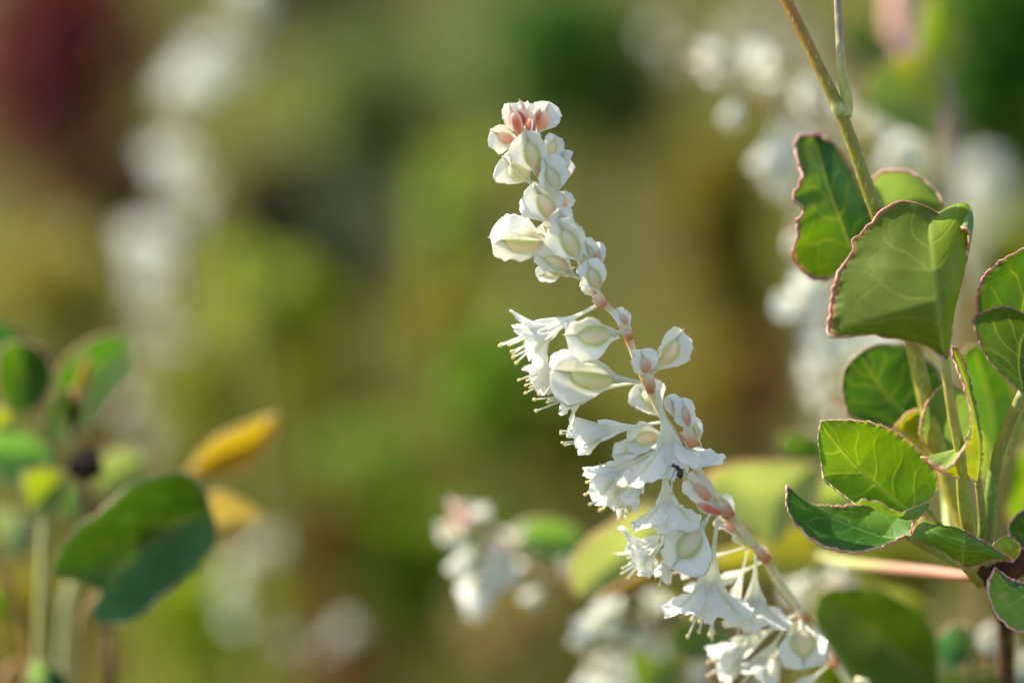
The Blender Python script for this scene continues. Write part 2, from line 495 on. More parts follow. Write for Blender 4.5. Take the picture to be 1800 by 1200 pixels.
# ------------------------------------------------------------------ the flowering stalk in focus
def main_stalk():
    path = [(912, 205, 0), (925, 250, 0), (948, 300, 0), (968, 350, 0), (980, 390, 0), (1002, 428, 0), (1030, 478, 0), (1053, 526, 0), (1082, 553, 0),
            (1103, 590, 0), (1118, 632, 0), (1140, 680, 0), (1160, 722, 0), (1196, 780, 1), (1226, 826, 3), (1252, 864, 4), (1280, 902, 6),
            (1312, 945, 8), (1342, 975, 10), (1374, 1030, 13), (1410, 1078, 15), (1440, 1120, 17), (1468, 1166, 19), (1500, 1215, 21), (1545, 1290, 24)]
    top = [P(*p) for p in path]
    low = top[-1]
    foot = Vector((low.x + 0.03, low.y + 0.015, 0.0))
    pts = top + [low.lerp(foot, .4) + Vector((.012, 0, 0)), foot]
    root = thing('flowering_stalk', 'sharp white flowering stalk with pink bud tip, flowers hanging from its arching stem', 'flower stalk', foot)
    n = 220
    sp = spline(pts, n)
    nodes = [P(1053, 528), P(1105, 588), P(1138, 672), P(1275, 895, 6), P(1342, 975, 10), P(1212, 772, 1), P(1412, 1080, 15), P(1458, 1158, 18), P(985, 395), P(948, 300)]
    rad, col = [], []
    for i, p in enumerate(sp):
        k = i / (n - 1.0)
        dn = min((p - q).length for q in nodes) / PX
        rad.append(PX * (4.5 + 4.5 * sm(0.0, 0.22, k) + 1.5 * sm(22, 4, dn) + 4.0 * sm(.6, 1, k)))
        c = mix(lin((224, 214, 170)), lin((182, 182, 104)), sm(.22, .45, k))
        c = mix(c, lin((222, 168, 140)), sm(.30, .05, k) * .25)
        col.append(mix(c, lin((196, 118, 62)), sm(32, 5, dn) * .8))
    o = tube(MB(), sp, rad, col, 12).build('stem', M_FLESH); part_of(o, root)
    # papery sheaths at the joints
    rnd = random.Random(3)
    for (bx, by, bd, tx, ty, w) in [(1060, 538, 0, 1040, 508, 22), (1108, 596, 0, 1090, 560, 20), (1146, 690, 0, 1134, 640, 20), (1284, 908, 6, 1256, 872, 26),
                                    (1220, 785, 1, 1196, 738, 22), (1350, 985, 10, 1322, 950, 26), (1418, 1090, 15, 1396, 1060, 22), (1468, 1166, 18, 1444, 1138, 26), (990, 408, 0, 976, 380, 16), (952, 310, 0, 940, 284, 16)]:
        b, t = P(bx, by, bd - 1), P(tx, ty, bd - 1.5)
        ax = (t - b); z = ax.normalized(); x = (-CF - z * (-CF).dot(z)).normalized(); y = z.cross(x)
        vs, cs = [], []
        for i in range(9):
            v = i / 8.0
            for k in range(12):
                a = -R(150) + R(300) * k / 11
                rr = w * .40 * PX * (1.0 + .55 * v)
                slant = 1 - .55 * abs(a) / R(150)
                vs.append(b + ax * (v * slant * .8 * (1 + .18 * math.sin(5 * a + bx) * v)) + (x * math.cos(a) + y * math.sin(a)) * rr * (1 - .35 * v * (1 - abs(a) / R(150))))
                cs.append(mix(lin((198, 122, 64)), lin((242, 226, 196)), v * 1.1 + rnd.uniform(-.12, .12)))
        part_of(MB().add(vs, grid(9, 12), cs).build('sheath', M_PETAL), root)
    F = [  # kind, variant, base px, tip px, width px, base d, tip d, roll degrees
        ('pinkwing', 0, (915, 248), (896, 188), 44, 0, -2, 10), ('pinkwing', 1, (922, 256), (868, 232), 48, 1, 0, -20), ('pinkwing', 2, (938, 250), (962, 186), 46, 0, 0, 25),
        ('young', 0, (922, 222), (914, 180), 24, -1, -2, 0), ('young', 1, (930, 226), (948, 194), 24, -1, -1, 40), ('young', 2, (912, 240), (903, 200), 26, -3, -4, 10),
        ('young', 0, (930, 246), (936, 206), 24, -2, -3, 70), ('pinkwing', 1, (925, 240), (925, 186), 40, 3, 4, 60),
        ('bud', 0, (950, 325), (925, 238), 54, 0, -4, 0), ('bud', 1, (955, 296), (974, 243), 36, 1, 2, 20), ('bud', 2, (945, 332), (889, 282), 60, 1, 1, 50),
        ('bud', 3, (972, 352), (990, 272), 50, 1, 2, -30), ('bud', 2, (982, 368), (958, 284), 54, -2, -3, 25), ('bud', 1, (985, 412), (942, 330), 58, 0, -3, 5),
        ('bud', 0, (972, 402), (928, 345), 44, 2, 2, 70), ('pinkwing', 2, (996, 410), (983, 370), 34, -2, -4, 0), ('pinkwing', 0, (986, 388), (993, 340), 28, 1, 2, 50),
        ('bud', 3, (990, 425), (874, 420), 74, 0, 0, 60), ('bud', 2, (985, 430), (955, 398), 34, 0, -1, 30), ('bud', 0, (1030, 478), (983, 394), 58, -1, -4, 0),
        ('bud', 1, (1026, 494), (948, 452), 56, 0, -1, 35), ('bud', 2, (1010, 470), (950, 484), 30, 3, 4, 0), ('bud', 3, (1058, 526), (1034, 464), 46, -1, -3, 0),
        ('bud', 0, (1048, 478), (1026, 424), 30, 1, 1, 40), ('pinkwing', 1, (1054, 488), (1046, 432), 34, 1, 2, 0), ('bud', 2, (1036, 486), (1020, 424), 26, 2, 2, 80),
        ('bud', 1, (1060, 532), (1030, 490), 30, 1, 1, 70),
        ('open', 0, (1055, 534), (915, 608), 128, 0, 3, 35), ('half', 0, (1088, 592), (945, 668), 104, 3, 4, 10), ('bud', 0, (1108, 584), (1004, 588), 74, -2, -4, -18),
        ('open', 1, (1126, 671), (972, 694), 112, 1, 4, 80), ('bud', 2, (1126, 671), (984, 650), 84, -2, -5, 72), ('pinkwing', 0, (1112, 585), (1086, 546), 28, -1, -1, 0),
        ('pinkwing', 2, (1138, 672), (1127, 620), 42, -1, -3, 20), ('bud', 1, (1140, 668), (1194, 588), 58, 0, 0, 25), ('bud', 3, (1150, 650), (1142, 626), 20, 1, 1, 0),
        ('open', 2, (1155, 683), (1186, 832), 150, -4, 2, 0), ('half', 1, (1160, 742), (1018, 766), 112, 0, 3, 20), ('bud', 0, (1172, 744), (1122, 682), 60, 5, 6, 30),
        ('bud', 1, (1185, 764), (1108, 776), 50, 3, 3, 15), ('bud', 2, (1208, 768), (1178, 702), 28, 0, 0, 30), ('pinkwing', 1, (1216, 774), (1200, 706), 34, -1, -1, 0),
        ('bud', 3, (1234, 788), (1216, 738), 26, 1, 1, 60), ('half', 2, (1165, 785), (1046, 850), 112, 0, 4, 20), ('open', 3, (1160, 815), (1062, 876), 104, 4, 8, 60),
        ('half', 0, (1150, 800), (1105, 885), 70, 2, 2, 90), ('bud', 0, (1175, 790), (1085, 800), 44, 3, 3, 60),
        ('open', 3, (1166, 800), (1174, 926), 124, -2, 3, 0), ('pinkwing', 2, (1270, 898), (1210, 842), 38, 4, 3, 0), ('young', 1, (1272, 904), (1226, 886), 26, 4, 3, 0),
        ('bud', 1, (1294, 934), (1268, 876), 30, 7, 7, 60), ('bud', 0, (1250, 902), (1186, 990), 80, 2, 0, 0), ('open', 1, (1215, 918), (1110, 984), 104, 5, 9, 40),
        ('half', 2, (1200, 935), (1160, 1012), 60, 5, 6, 0), ('open', 1, (1262, 912), (1238, 1086), 146, 3, 9, 0), ('half', 1, (1308, 962), (1196, 996), 74, 9, 10, 20),
        ('pinkwing', 0, (1304, 946), (1264, 914), 34, 7, 6, 30), ('open', 0, (1330, 964), (1322, 1100), 120, 8, 13, 0), ('half', 0, (1314, 968), (1288, 1080), 70, 11, 12, 40),
        ('bud', 2, (1316, 966), (1292, 930), 26, 8, 8, 0), ('half', 2, (1398, 1080), (1262, 1164), 116, 15, 17, 15), ('open', 0, (1385, 1095), (1318, 1200), 100, 16, 16, 40),
        ('bud', 3, (1408, 1074), (1412, 1166), 84, 14, 12, 0), ('half', 1, (1460, 1165), (1392, 1225), 80, 19, 19, 30), ('young', 2, (1470, 1176), (1452, 1140), 26, 17, 17, 0),
        ('half', 3, (1400, 1090), (1350, 1190), 70, 19, 20, 0), ('half', 0, (1345, 985), (1250, 1030), 64, 13, 14, 70),
    ]
    for (kind, var, b, t, w, d0, d1, roll) in F:
        if kind == 'young': var %= 3
        g = 1.10 if kind in ('bud', 'pinkwing', 'young') else 1.04
        bb, tt = P(b[0], b[1], d0), P(t[0], t[1], d1)
        flower(root, kind, var, bb, bb + (tt - bb) * g, w * PX * (g + .06), R(roll))
main_stalk()

# the small black insect on the middle flower
def insect():
    c = P(1196, 832, -4.5)
    o = thing('ant', 'tiny shiny black ant clinging under a white flower', 'ant', c)
    k = (.012, .011, .011)
    b = MB()
    Mr = Matrix((CR, CU, -CF)).transposed()
    blob(b, (0, 0, 0), 6 * PX, 9.5 * PX, 6 * PX, k, 12, 8, Mr @ Matrix.Rotation(R(-12), 3, 'Z'))
    b.build('abdomen', M_BUG, o)
    b = MB(); blob(b, CR * (-5 * PX) + CU * (10 * PX), 4.5 * PX, 6 * PX, 4 * PX, k, 10, 6, Mr @ Matrix.Rotation(R(40), 3, 'Z')); b.build('thorax', M_BUG, o)
    b = MB(); blob(b, CR * (-12 * PX) + CU * (14 * PX), 4 * PX, 3.6 * PX, 3.6 * PX, k, 10, 6, Mr); b.build('head', M_BUG, o)
    for pts in ([(-5, 8), (-11, 4), (-13, -2), (-18, -9)], [(-7, 10), (-16, 13), (-22, 12)], [(2, 4), (7, 8), (8, 1), (12, -4)], [(-3, 7), (-7, -2), (-8, -10)]):
        b = MB(); pp = spline([CR * (x * PX) + CU * (y * PX) - CF * (.0006 * i) for i, (x, y) in enumerate(pts)], 10)
        tube(b, pp, [.9 * PX * (1 - .05 * i) for i in range(10)], k, 6); b.build('leg', M_BUG, o)
insect()

# ------------------------------------------------------------------ leaves lofted over rails
def rail(pts, d, n, p0=None, p1=None):
    """pts in pixels from leaf base to tip, d = depths (mm) spread evenly along it"""
    q = [Vector((x, y, 0)) for x, y in pts]
    m = spline(q, n)
    out = []
    for i, v in enumerate(m):
        t = i / (n - 1.0) * (len(d) - 1)
        a = min(int(t), len(d) - 2) if len(d) > 1 else 0
        dd = d[0] if len(d) == 1 else d[a] + (d[a + 1] - d[a]) * (t - a)
        out.append(P(v.x, v.y, dd))
    return out

def leaf(root, rails, mid, col, col2=None, petiole=None, margin=True, nv=120, nu=36, crisp=0.35, rim=lin((176, 104, 112)), vein=None, seed=1,
         mat=None, pet_w=18, pet_col=None, bulge=0.0, rimw=1.6, flip=False, midrib=True, patch=None, name='leaf', label=None, veinw=1.0):
    """rails: list of (points, depths); mid: index of the rail that is the midrib"""
    rnd = random.Random(seed)
    rr = [rail(p, d, nv) for p, d in rails]
    K = len(rr)
    cols = []                                   # (rail float, s)
    for k in range(K - 1):
        for j in range(nu):
            cols.append(k + j / float(nu))
    cols.append(K - 1.0)
    def sval(k):
        return (k - mid) / mid if k < mid else (k - mid) / (K - 1.0 - mid)
    vs, cs, uv = [], [], []
    ks = [(0.10 + 0.17 * i + rnd.uniform(-.025, .025)) for i in range(6)]
    kl = [(0.06 + 0.17 * i + rnd.uniform(-.025, .025)) for i in range(6)]
    lenL = sum((rr[mid][i + 1] - rr[mid][i]).length for i in range(nv - 1))
    vein = mix(vein or mix(col, lin((190, 205, 96)), .55), (0, 0, 0), .16)
    warm = (lambda c: (c[0] * 1.10, c[1] * .90, c[2] * .46)) if mat is None else (lambda c: (c[0] * .98, c[1] * .90, c[2] * .72))
    same = col2 is None
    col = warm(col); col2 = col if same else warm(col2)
    off = Vector((seed * 3.7, seed * 1.3, 0))
    for i in range(nv):
        t = i / (nv - 1.0)
        for kf in cols:
            k = min(int(kf), K - 2); f = kf - k
            p0 = rr[k - 1][i] if k > 0 else rr[0][i] * 2 - rr[1][i]
            p3 = rr[k + 2][i] if k + 2 < K else rr[K - 1][i] * 2 - rr[K - 2][i]
            a = cr(p0, rr[k][i], rr[k + 1][i], p3, f)
            l = rr[k][i].lerp(rr[k + 1][i], f)
            p = a.lerp(l, 0.45)
            s = sval(kf); e = abs(s)
            # veins
            vv = 0.0
            for q in (ks if s >= 0 else kl):
                cur = q + 0.30 * e - 0.10 * e * e + .018 * math.sin(9 * e + q * 20)
                dist = abs(t - cur) * lenL
                vv = max(vv, math.exp(-(dist / (1.7 * PX * veinw * (1.2 - .7 * e))) ** 2) * sm(.9, .6, e) * .8)
                loop = 0.66 + 0.10 * math.sin((t - q) * 37)
            lp = abs(e - loop) * 70
            vv = max(vv, .30 * math.exp(-(lp / 1.2) ** 2) * sm(.05, .2, t) * sm(.95, .8, t))
            mv = math.exp(-(e * 60 * (0.3 + math.sin(math.pi * min(.95, t + .05))) / (2.6 * (1.15 - .6 * t) * veinw)) ** 2)
            # relief: tissue puffs up between veins, margin is crisped
            nn = noise.noise(Vector((s * 2.2, t * 3.0, 0)) + off)
            p = p - CF * (bulge * 0.001 * (1 - e * e) * math.sin(math.pi * t))
            p = p + CF * (0.00012 * max(vv, mv) + 0.0005 * nn)
            ed = sm(.84, 1.0, e)
            if crisp:
                cx = noise.noise(Vector((t * 26, 7 * (1 if s > 0 else -1), 5)) + off)
                cy = noise.noise(Vector((t * 55, 3 * (1 if s > 0 else -1), 9)) + off)
                p = p + CF * (crisp * .001 * ed * (cx * 1.6 + cy * .7)) + (CR * cy + CU * cx) * (crisp * .0008 * ed)
            vs.append(p); uv.append((s * .5, t))
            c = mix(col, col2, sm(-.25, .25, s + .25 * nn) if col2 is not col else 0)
            if patch:
                pc, fn = patch
                c = mix(c, pc, fn(s, t, nn))
            c = mix(c, vein, .55 * vv); c = mix(c, vein, .8 * mv)
            c = mix(c, rim, .8 * sm(.93, .99, e + .03 * nn) if margin else 0)
            cs.append(c)
    f = grid(nv, len(cols))
    if flip: f = [q[::-1] for q in f]
    mb = MB().add(vs, f, cs, uv)
    o = part_of(mb.build(name, mat or M_LEAF), root)
    if label: o['label'] = label
    C = len(cols)
    if margin:
        edge = [vs[i * C] for i in range(nv)] + [vs[i * C + C - 1] for i in range(nv - 2, -1, -1)]
        n2 = len(edge)
        rad = [PX * rimw * (1.05 + .5 * noise.noise(Vector((i * .8, seed, 0))) + .8 * noise.noise(Vector((i * .045, seed * 1.9, 2)))) for i in range(n2)]
        rad = [max(r, PX * .45) for r in rad]
        cc = [mix(rim, lin((226, 190, 150)), .25 + .8 * noise.noise(Vector((i * .17, seed * 2.0, 4)))) for i in range(n2)]
        part_child(tube(MB(), edge, rad, cc, 6).build('margin', M_FLESH), o, root)
    if midrib:
        mi = cols.index(float(mid))
        pts = [vs[i * C + mi] + CF * 0.00018 for i in range(0, nv - 4, 2)]
        part_child(tube(MB(), pts, [PX * 2.4 * veinw * (1 - .8 * i / len(pts)) for i in range(len(pts))], vein, 6).build('midrib', M_FLESH), o, root)
    if petiole:
        pp = spline([P(*q) for q in petiole], 24)
        pc = pet_col or lin((150, 160, 70))
        pc2 = mix(pc, lin((190, 130, 90)), .35)
        part_child(tube(MB(), pp, [PX * pet_w * .5 * (.8 + .3 * i / 23.0) for i in range(24)], [mix(pc, pc2, .5 + .5 * math.sin(i * .35)) for i in range(24)], 10).build('petiole', M_STEM), o, root)
    return o

def part_child(o, part, root):
    o.parent = part                      # the blade already sits in world coordinates
    return o

def stem_part(root, pts, w, col, mat=None, n=60, seg=12, nodes=(), name='stem', ground=False):
    """pts (px, py, d); w list of widths in px along it"""
    q = [P(*p) for p in pts]
    if ground:
        q.append(q[-1].lerp(root.location, .5) + Vector((.004, .0, 0))); q.append(Vector(root.location))
        w = list(w) + [w[-1] * 1.1, w[-1] * 1.2]
    sp = spline(q, n)
    rad, cc = [], []
    nd = [P(*p[:3]) for p in nodes]
    for i, p in enumerate(sp):
        t = i / (n - 1.0) * (len(w) - 1); a = min(int(t), len(w) - 2)
        r = (w[a] + (w[a + 1] - w[a]) * (t - a)) * .5 * PX
        dn = min([(p - k).length / PX for k in nd] or [999])
        rad.append(r * (1 + .22 * sm(14, 2, dn)))
        c = col(i / (n - 1.0)) if callable(col) else col
        cc.append(mix(c, lin((196, 200, 140)), .6 * sm(12, 3, dn)))
    return part_of(tube(MB(), sp, rad, cc, seg).build(name, mat or M_STEM), root)

def ground_under(x, y, d, dx=0.0, dy=0.0):
    p = P(x, y, d); return Vector((p.x + dx, p.y + dy, 0.0))

def Z(pts, ox, oy, s):
    return [(ox + x / s, oy + y / s) for x, y in pts]

DG = lin((62, 104, 36)); DG2 = lin((44, 86, 44)); MG = lin((92, 138, 44)); PG = lin((138, 172, 92)); YG = lin((150, 168, 40))

# ------------------------------------------------------------------ leafy plant on the right
def right_plant():
    root = thing('leafy_shrub', 'sharp green leafy shrub with pink crisped leaf edges beside the white flowering stalk', 'shrub', ground_under(1720, 1010, 10, .02, .02))
    r5 = lambda p: Z(p, 1360, 200, 2.727)
    r6 = lambda p: Z(p, 1360, 560, 2.727)
    r7 = lambda p: Z(p, 1400, 880, 3.75)
    oc = lambda t: mix(mix(lin((164, 112, 48)), lin((138, 132, 44)), sm(.05, .3, t)), lin((156, 146, 58)), sm(.4, .8, t))
    # main stem from above the frame down to the crown
    stem_part(root, [(1350, -80, 3), (1378, -10, 3), (1408, 52, 3), (1441, 122, 3), (1474, 190, 3), (1502, 262, 4), (1527, 336, 5), (1548, 392, 6), (1580, 500, 9), (1603, 600, 10),
                     (1622, 680, 11), (1640, 760, 12), (1668, 850, 12), (1692, 925, 12), (1718, 1000, 10)], [20, 21, 22, 24, 27, 28, 29, 31, 32, 32], oc, n=140, nodes=[(1474, 190, 3)])
    stem_part(root, [(1468, -80, 3), (1472, -5, 3), (1476, 70, 3), (1480, 125, 2), (1489, 180, 3), (1486, 205, 3)], [12, 13, 14, 18, 22], lambda t: mix(lin((150, 132, 112)), lin((172, 168, 92)), sm(.4, .8, t)), n=50)
    # crown: woody base
    stem_part(root, [(1712, 985, 10), (1740, 1010, 10), (1775, 1000, 10), (1800, 985, 12), (1850, 960, 14)], [24, 40, 46, 44, 40], lin((74, 44, 26)), M_WOOD, name='woody_stem')
    stem_part(root, [(1720, 990, 10), (1745, 1030, 12), (1765, 1100, 22), (1770, 1210, 30)], [26, 34, 34, 36], lin((84, 60, 34)), M_WOOD, ground=True, name='woody_stem')
    # L1 dark leaf behind the stem; light through its left half is painted in
    leaf(root, [([(1530, 492), (1466, 486), (1448, 490), (1424, 486), (1400, 464), (1393, 442), (1403, 418), (1401, 391), (1411, 369), (1393, 347), (1400, 336), (1409, 310), (1405, 292), (1398, 262), (1400, 244), (1430, 236)], [16, 12, 8, 10, 16]),
                ([(1530, 492), (1512, 462), (1496, 432), (1477, 383), (1456, 328), (1441, 272), (1430, 236)], [16, 15, 14, 15, 18]),
                ([(1530, 492), (1540, 440), (1535, 390), (1512, 330), (1482, 275), (1458, 247), (1430, 236)], [16, 20, 22, 20, 18])],
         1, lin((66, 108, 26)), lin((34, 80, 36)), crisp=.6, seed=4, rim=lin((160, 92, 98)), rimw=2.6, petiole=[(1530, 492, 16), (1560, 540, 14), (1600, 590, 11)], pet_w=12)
    # L2 pale leaf behind
    leaf(root, [([(1560, 430), (1532, 360), (1536, 312), (1580, 299), (1618, 312), (1645, 338), (1660, 360)], [20, 16, 12]),
                ([(1560, 430), (1570, 380), (1605, 350), (1660, 360)], [20, 22, 20]),
                ([(1560, 430), (1600, 425), (1645, 395), (1660, 360)], [20, 16, 14])], 1, lin((124, 156, 92)), seed=5, mat=M_LEAFBG, rimw=2.4, nv=40, nu=10, rim=lin((178, 120, 112)), petiole=[(1560, 430, 20), (1580, 500, 16), (1600, 560, 11)], pet_w=10)
    # L3 large front leaf; right half painted yellower for sun shining through
    def pt3(s, t, n):
        sheen = sm(-.05, -.45, s) * sm(.2, .5, t)
        return .5 * sheen
    leaf(root, [([(1662, 634), (1653, 625), (1628, 608), (1587, 598), (1525, 589), (1463, 590), (1456, 570), (1459, 546), (1464, 512), (1474, 479), (1499, 440), (1497, 424), (1521, 402), (1547, 374), (1569, 359), (1595, 354), (1624, 361), (1648, 374)], [-8, -8, -7, -5, -2, 2]),
                ([(1662, 634), (1654, 590), (1647, 535), (1637, 457), (1632, 400), (1648, 374)], [-8, -10, -11, -9, -4, 2]),
                ([(1664, 634), (1672, 603), (1677, 552), (1688, 508), (1699, 457), (1706, 415), (1709, 380), (1700, 358), (1675, 360), (1648, 374)], [-8, -6, -3, -1, 0, 3]),
                ([(1664, 634), (1671, 603), (1675, 552), (1686, 508), (1697, 457), (1704, 420), (1700, 402), (1682, 398), (1662, 386), (1648, 374)], [-8, -6.4, -3.6, -2, -3, 2])],
         1, lin((84, 112, 34)), lin((104, 138, 22)), crisp=.45, seed=6, rimw=2.1, nv=150, nu=44, bulge=0.6, rim=lin((182, 112, 96)), petiole=[(1662, 632, -8), (1667, 680, -7), (1677, 740, -5), (1688, 800, -2), (1694, 890, 4), (1708, 960, 8), (1718, 1000, 10)], pet_w=22, pet_col=lin((158, 162, 62)))
    # L4, L5 on the right edge
    leaf(root, [([(1806, 668), (1745, 610), (1718, 560), (1720, 506), (1744, 471), (1800, 436), (1850, 420)], [8, 5, 2, 1, 2]),
                ([(1806, 668), (1796, 570), (1812, 490), (1850, 420)], [8, 6, 5, 3]), ([(1806, 668), (1862, 600), (1885, 500), (1850, 420)], [8, 8, 8, 4])],
         1, lin((58, 100, 32)), crisp=.5, seed=7, rim=lin((178, 96, 120)), petiole=[(1806, 668, 8), (1800, 720, 9), (1775, 800, 10)], pet_w=14)
    leaf(root, [([(1799, 688), (1789, 681), (1763, 659), (1738, 633), (1723, 600), (1712, 562), (1727, 548), (1756, 539), (1782, 543), (1805, 553), (1840, 575)], [-2, -4, -5, -4, -3]),
                ([(1799, 688), (1792, 640), (1800, 590), (1840, 575)], [-2, -2, -2, -2]), ([(1799, 688), (1850, 660), (1872, 610), (1840, 575)], [-2, -3, -4, -3])],
         1, lin((66, 104, 40)), crisp=.4, seed=8, rim=lin((120, 78, 62)), petiole=[(1799, 688, -2), (1778, 735, 0), (1757, 790, 3), (1743, 860, 7), (1736, 925, 9), (1728, 1000, 10)], pet_w=24, pet_col=lin((112, 138, 62)))
    # L6 dark rounded leaf behind the stem
    leaf(root, [([(1618, 752), (1569, 752), (1536, 744), (1496, 732), (1484, 702), (1480, 675), (1487, 645), (1510, 622)], [20, 17, 16, 17]),
                ([(1618, 752), (1580, 716), (1545, 676), (1510, 622)], [20, 20, 19, 17]), ([(1618, 752), (1652, 720), (1658, 680), (1640, 640), (1600, 612), (1560, 605), (1530, 609), (1510, 622)], [20, 22, 22, 17])],
         1, lin((54, 100, 34)), crisp=.3, seed=9, rim=lin((120, 112, 72)), rimw=2.0, petiole=[(1618, 752, 20), (1650, 820, 18), (1688, 910, 14), (1715, 990, 11)], pet_w=14)
    # L7 bright leaf with a curled lip
    low = [(1503, 885), (1485, 872), (1466, 857), (1448, 839), (1442, 798), (1439, 765), (1444, 739)]
    leaf(root, [([(1634, 880), (1609, 890), (1587, 900), (1565, 894), (1551, 884), (1532, 880), (1516, 877)] + low, [1, -3.5, -4.5, -2, 0, 0]),
                ([(1633, 888), (1618, 906), (1598, 914), (1573, 908), (1543, 897), (1521, 887)] + low, [1, -2, -2, -1, 0, 0]),
                ([(1634, 884), (1612, 896), (1587, 890), (1543, 852), (1507, 818), (1455, 760), (1444, 739)], [1, 3, 3.5, 3, 1, 0]),
                ([(1634, 880), (1648, 857), (1648, 839), (1635, 811), (1609, 783), (1580, 762), (1543, 745), (1507, 739), (1470, 738), (1444, 739)], [1, 0, -1, -1, 0])],
         2, lin((98, 148, 30)), crisp=.3, seed=10, rim=lin((190, 146, 124)), rimw=1.1, nv=150, nu=36, vein=lin((176, 200, 66)), petiole=[(1630, 890, 1), (1652, 922, 4), (1685, 962, 8), (1712, 995, 10)], pet_w=12, veinw=1.15)
    # L8 folded leaf underneath
    leaf(root, [([(1600, 942), (1586, 944), (1558, 958), (1525, 967), (1496, 970), (1470, 966), (1444, 958), (1419, 941), (1397, 919), (1384, 890), (1382, 868), (1384, 854)], [2, -4, -6, -5, -2, 0]),
                ([(1600, 942), (1565, 945), (1525, 934), (1470, 912), (1422, 885), (1384, 854)], [2, 4, 4, 3, 1, 0]), ([(1600, 942), (1604, 915), (1575, 890), (1520, 886), (1481, 890), (1433, 888), (1404, 874), (1384, 854)], [2, 6, 8, 6, 3, 0])],
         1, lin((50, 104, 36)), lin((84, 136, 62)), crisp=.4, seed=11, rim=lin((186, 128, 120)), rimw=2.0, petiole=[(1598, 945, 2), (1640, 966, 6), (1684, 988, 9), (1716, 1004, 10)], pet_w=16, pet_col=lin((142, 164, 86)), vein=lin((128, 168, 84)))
    # L9 leaf seen from below, edge curled
    leaf(root, [(r7([(1100, 432), (1040, 382), (950, 322), (850, 277), (768, 246), (766, 220), (775, 180), (800, 132), (835, 110), (900, 140), (1000, 180), (1105, 196)]), [0, -1, 0, 5, 6, 2]),
                (r7([(1100, 432), (1040, 382), (950, 322), (850, 277), (766, 247), (800, 236), (835, 228), (862, 200), (930, 170), (1000, 163), (1060, 175), (1105, 196)]), [0, -2, -3, -3, -3, -2]),
                (r7([(1100, 432), (1103, 350), (1108, 270), (1105, 196)]), [0, -3, -4, -2]),
                (r7([(1100, 432), (1180, 432), (1260, 397), (1340, 387), (1430, 397), (1360, 345), (1290, 300), (1220, 258), (1150, 222), (1105, 196)]), [0, -1, -1, -1, -2])],
         2, lin((96, 140, 40)), lin((88, 130, 42)), crisp=.25, seed=12, rim=lin((176, 74, 84)), rimw=1.6, petiole=[(r7([(1100, 430)])[0] + (0,)), (r7([(1150, 480)])[0] + (3,)), (r7([(1205, 545)])[0] + (8,))], pet_w=16, pet_col=lin((140, 150, 60)), nv=80)
    # L10 small pale leaf
    leaf(root, [(r7([(1425, 402), (1360, 345), (1300, 292), (1340, 250), (1390, 229)]), [3, 2, 2]), (r7([(1425, 402), (1400, 310), (1390, 229)]), [3, 1, 2]), (r7([(1425, 402), (1468, 350), (1472, 300), (1440, 250), (1390, 229)]), [3, 2, 2])],
         1, lin((146, 186, 84)), seed=13, nv=40, nu=8, rimw=1.2, rim=lin((200, 160, 140)), crisp=.2)
    # L11, L12 at the right edge
    leaf(root, [(r7([(1700, 420), (1560, 360), (1430, 250), (1396, 190), (1412, 138), (1452, 93), (1510, 60), (1600, 40)]), [2, -2, -3, -2]), (r7([(1700, 420), (1600, 250), (1600, 40)]), [2, 1, -2]), (r7([(1700, 420), (1760, 250), (1700, 80), (1600, 40)]), [2, 0, -2])],
         1, lin((54, 98, 40)), seed=14, rim=lin((156, 100, 110)), crisp=.3)
    leaf(root, [(r7([(1760, 660), (1640, 800), (1510, 852), (1430, 850), (1370, 802), (1310, 740), (1280, 660), (1264, 580), (1276, 508), (1306, 440)]), [4, 0, -3, -3, -2]),
                (r7([(1760, 660), (1600, 590), (1500, 572), (1420, 578), (1360, 520), (1306, 440)]), [4, 4, 3, 0, -2]), (r7([(1760, 660), (1640, 590), (1500, 545), (1440, 528), (1370, 488), (1306, 440)]), [4, 6, 6, 3, -2])],
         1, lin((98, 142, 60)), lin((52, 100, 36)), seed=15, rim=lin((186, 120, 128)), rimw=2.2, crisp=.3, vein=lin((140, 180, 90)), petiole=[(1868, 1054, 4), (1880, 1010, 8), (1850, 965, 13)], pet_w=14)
    # L13 folded leaf seen edge on
    leaf(root, [(r6([(978, 780), (900, 762), (830, 742), (748, 708), (710, 662), (745, 690), (800, 716), (850, 702), (892, 650), (932, 588), (946, 520), (940, 430), (910, 320), (872, 222), (850, 130)]), [2, -3, -7, -7, -5, -3, 0]),
                (r6([(980, 778), (986, 640), (970, 480), (935, 340), (900, 230), (866, 140)]), [2, 3, 3, 2, 0]),
                (r6([(983, 778), (998, 640), (980, 475), (948, 325), (914, 225), (890, 160), (870, 135)]), [2, 6, 8, 4, 0])],
         1, lin((132, 158, 40)), lin((84, 124, 44)), seed=16, rim=lin((176, 108, 122)), rimw=1.5, crisp=.6, petiole=[(1719, 844, 2), (1724, 880, 4), (1727, 930, 7), (1722, 995, 10)], pet_w=17, pet_col=lin((128, 150, 60)), midrib=False)
    # L14, L15 pale leaves behind
    leaf(root, [([(1694, 796), (1642, 792), (1622, 775), (1618, 750), (1626, 718), (1640, 693), (1664, 672)], [16, 10, 9]), ([(1694, 796), (1672, 740), (1664, 672)], [16, 12, 10]), ([(1694, 796), (1712, 740), (1698, 690), (1664, 672)], [16, 14, 10])],
         1, lin((126, 160, 88)), seed=17, mat=M_LEAFBG, rim=lin((190, 130, 122)), rimw=1.9, nv=44, nu=10, petiole=[(1694, 796, 16), (1706, 880, 14), (1718, 990, 11)], pet_w=12)
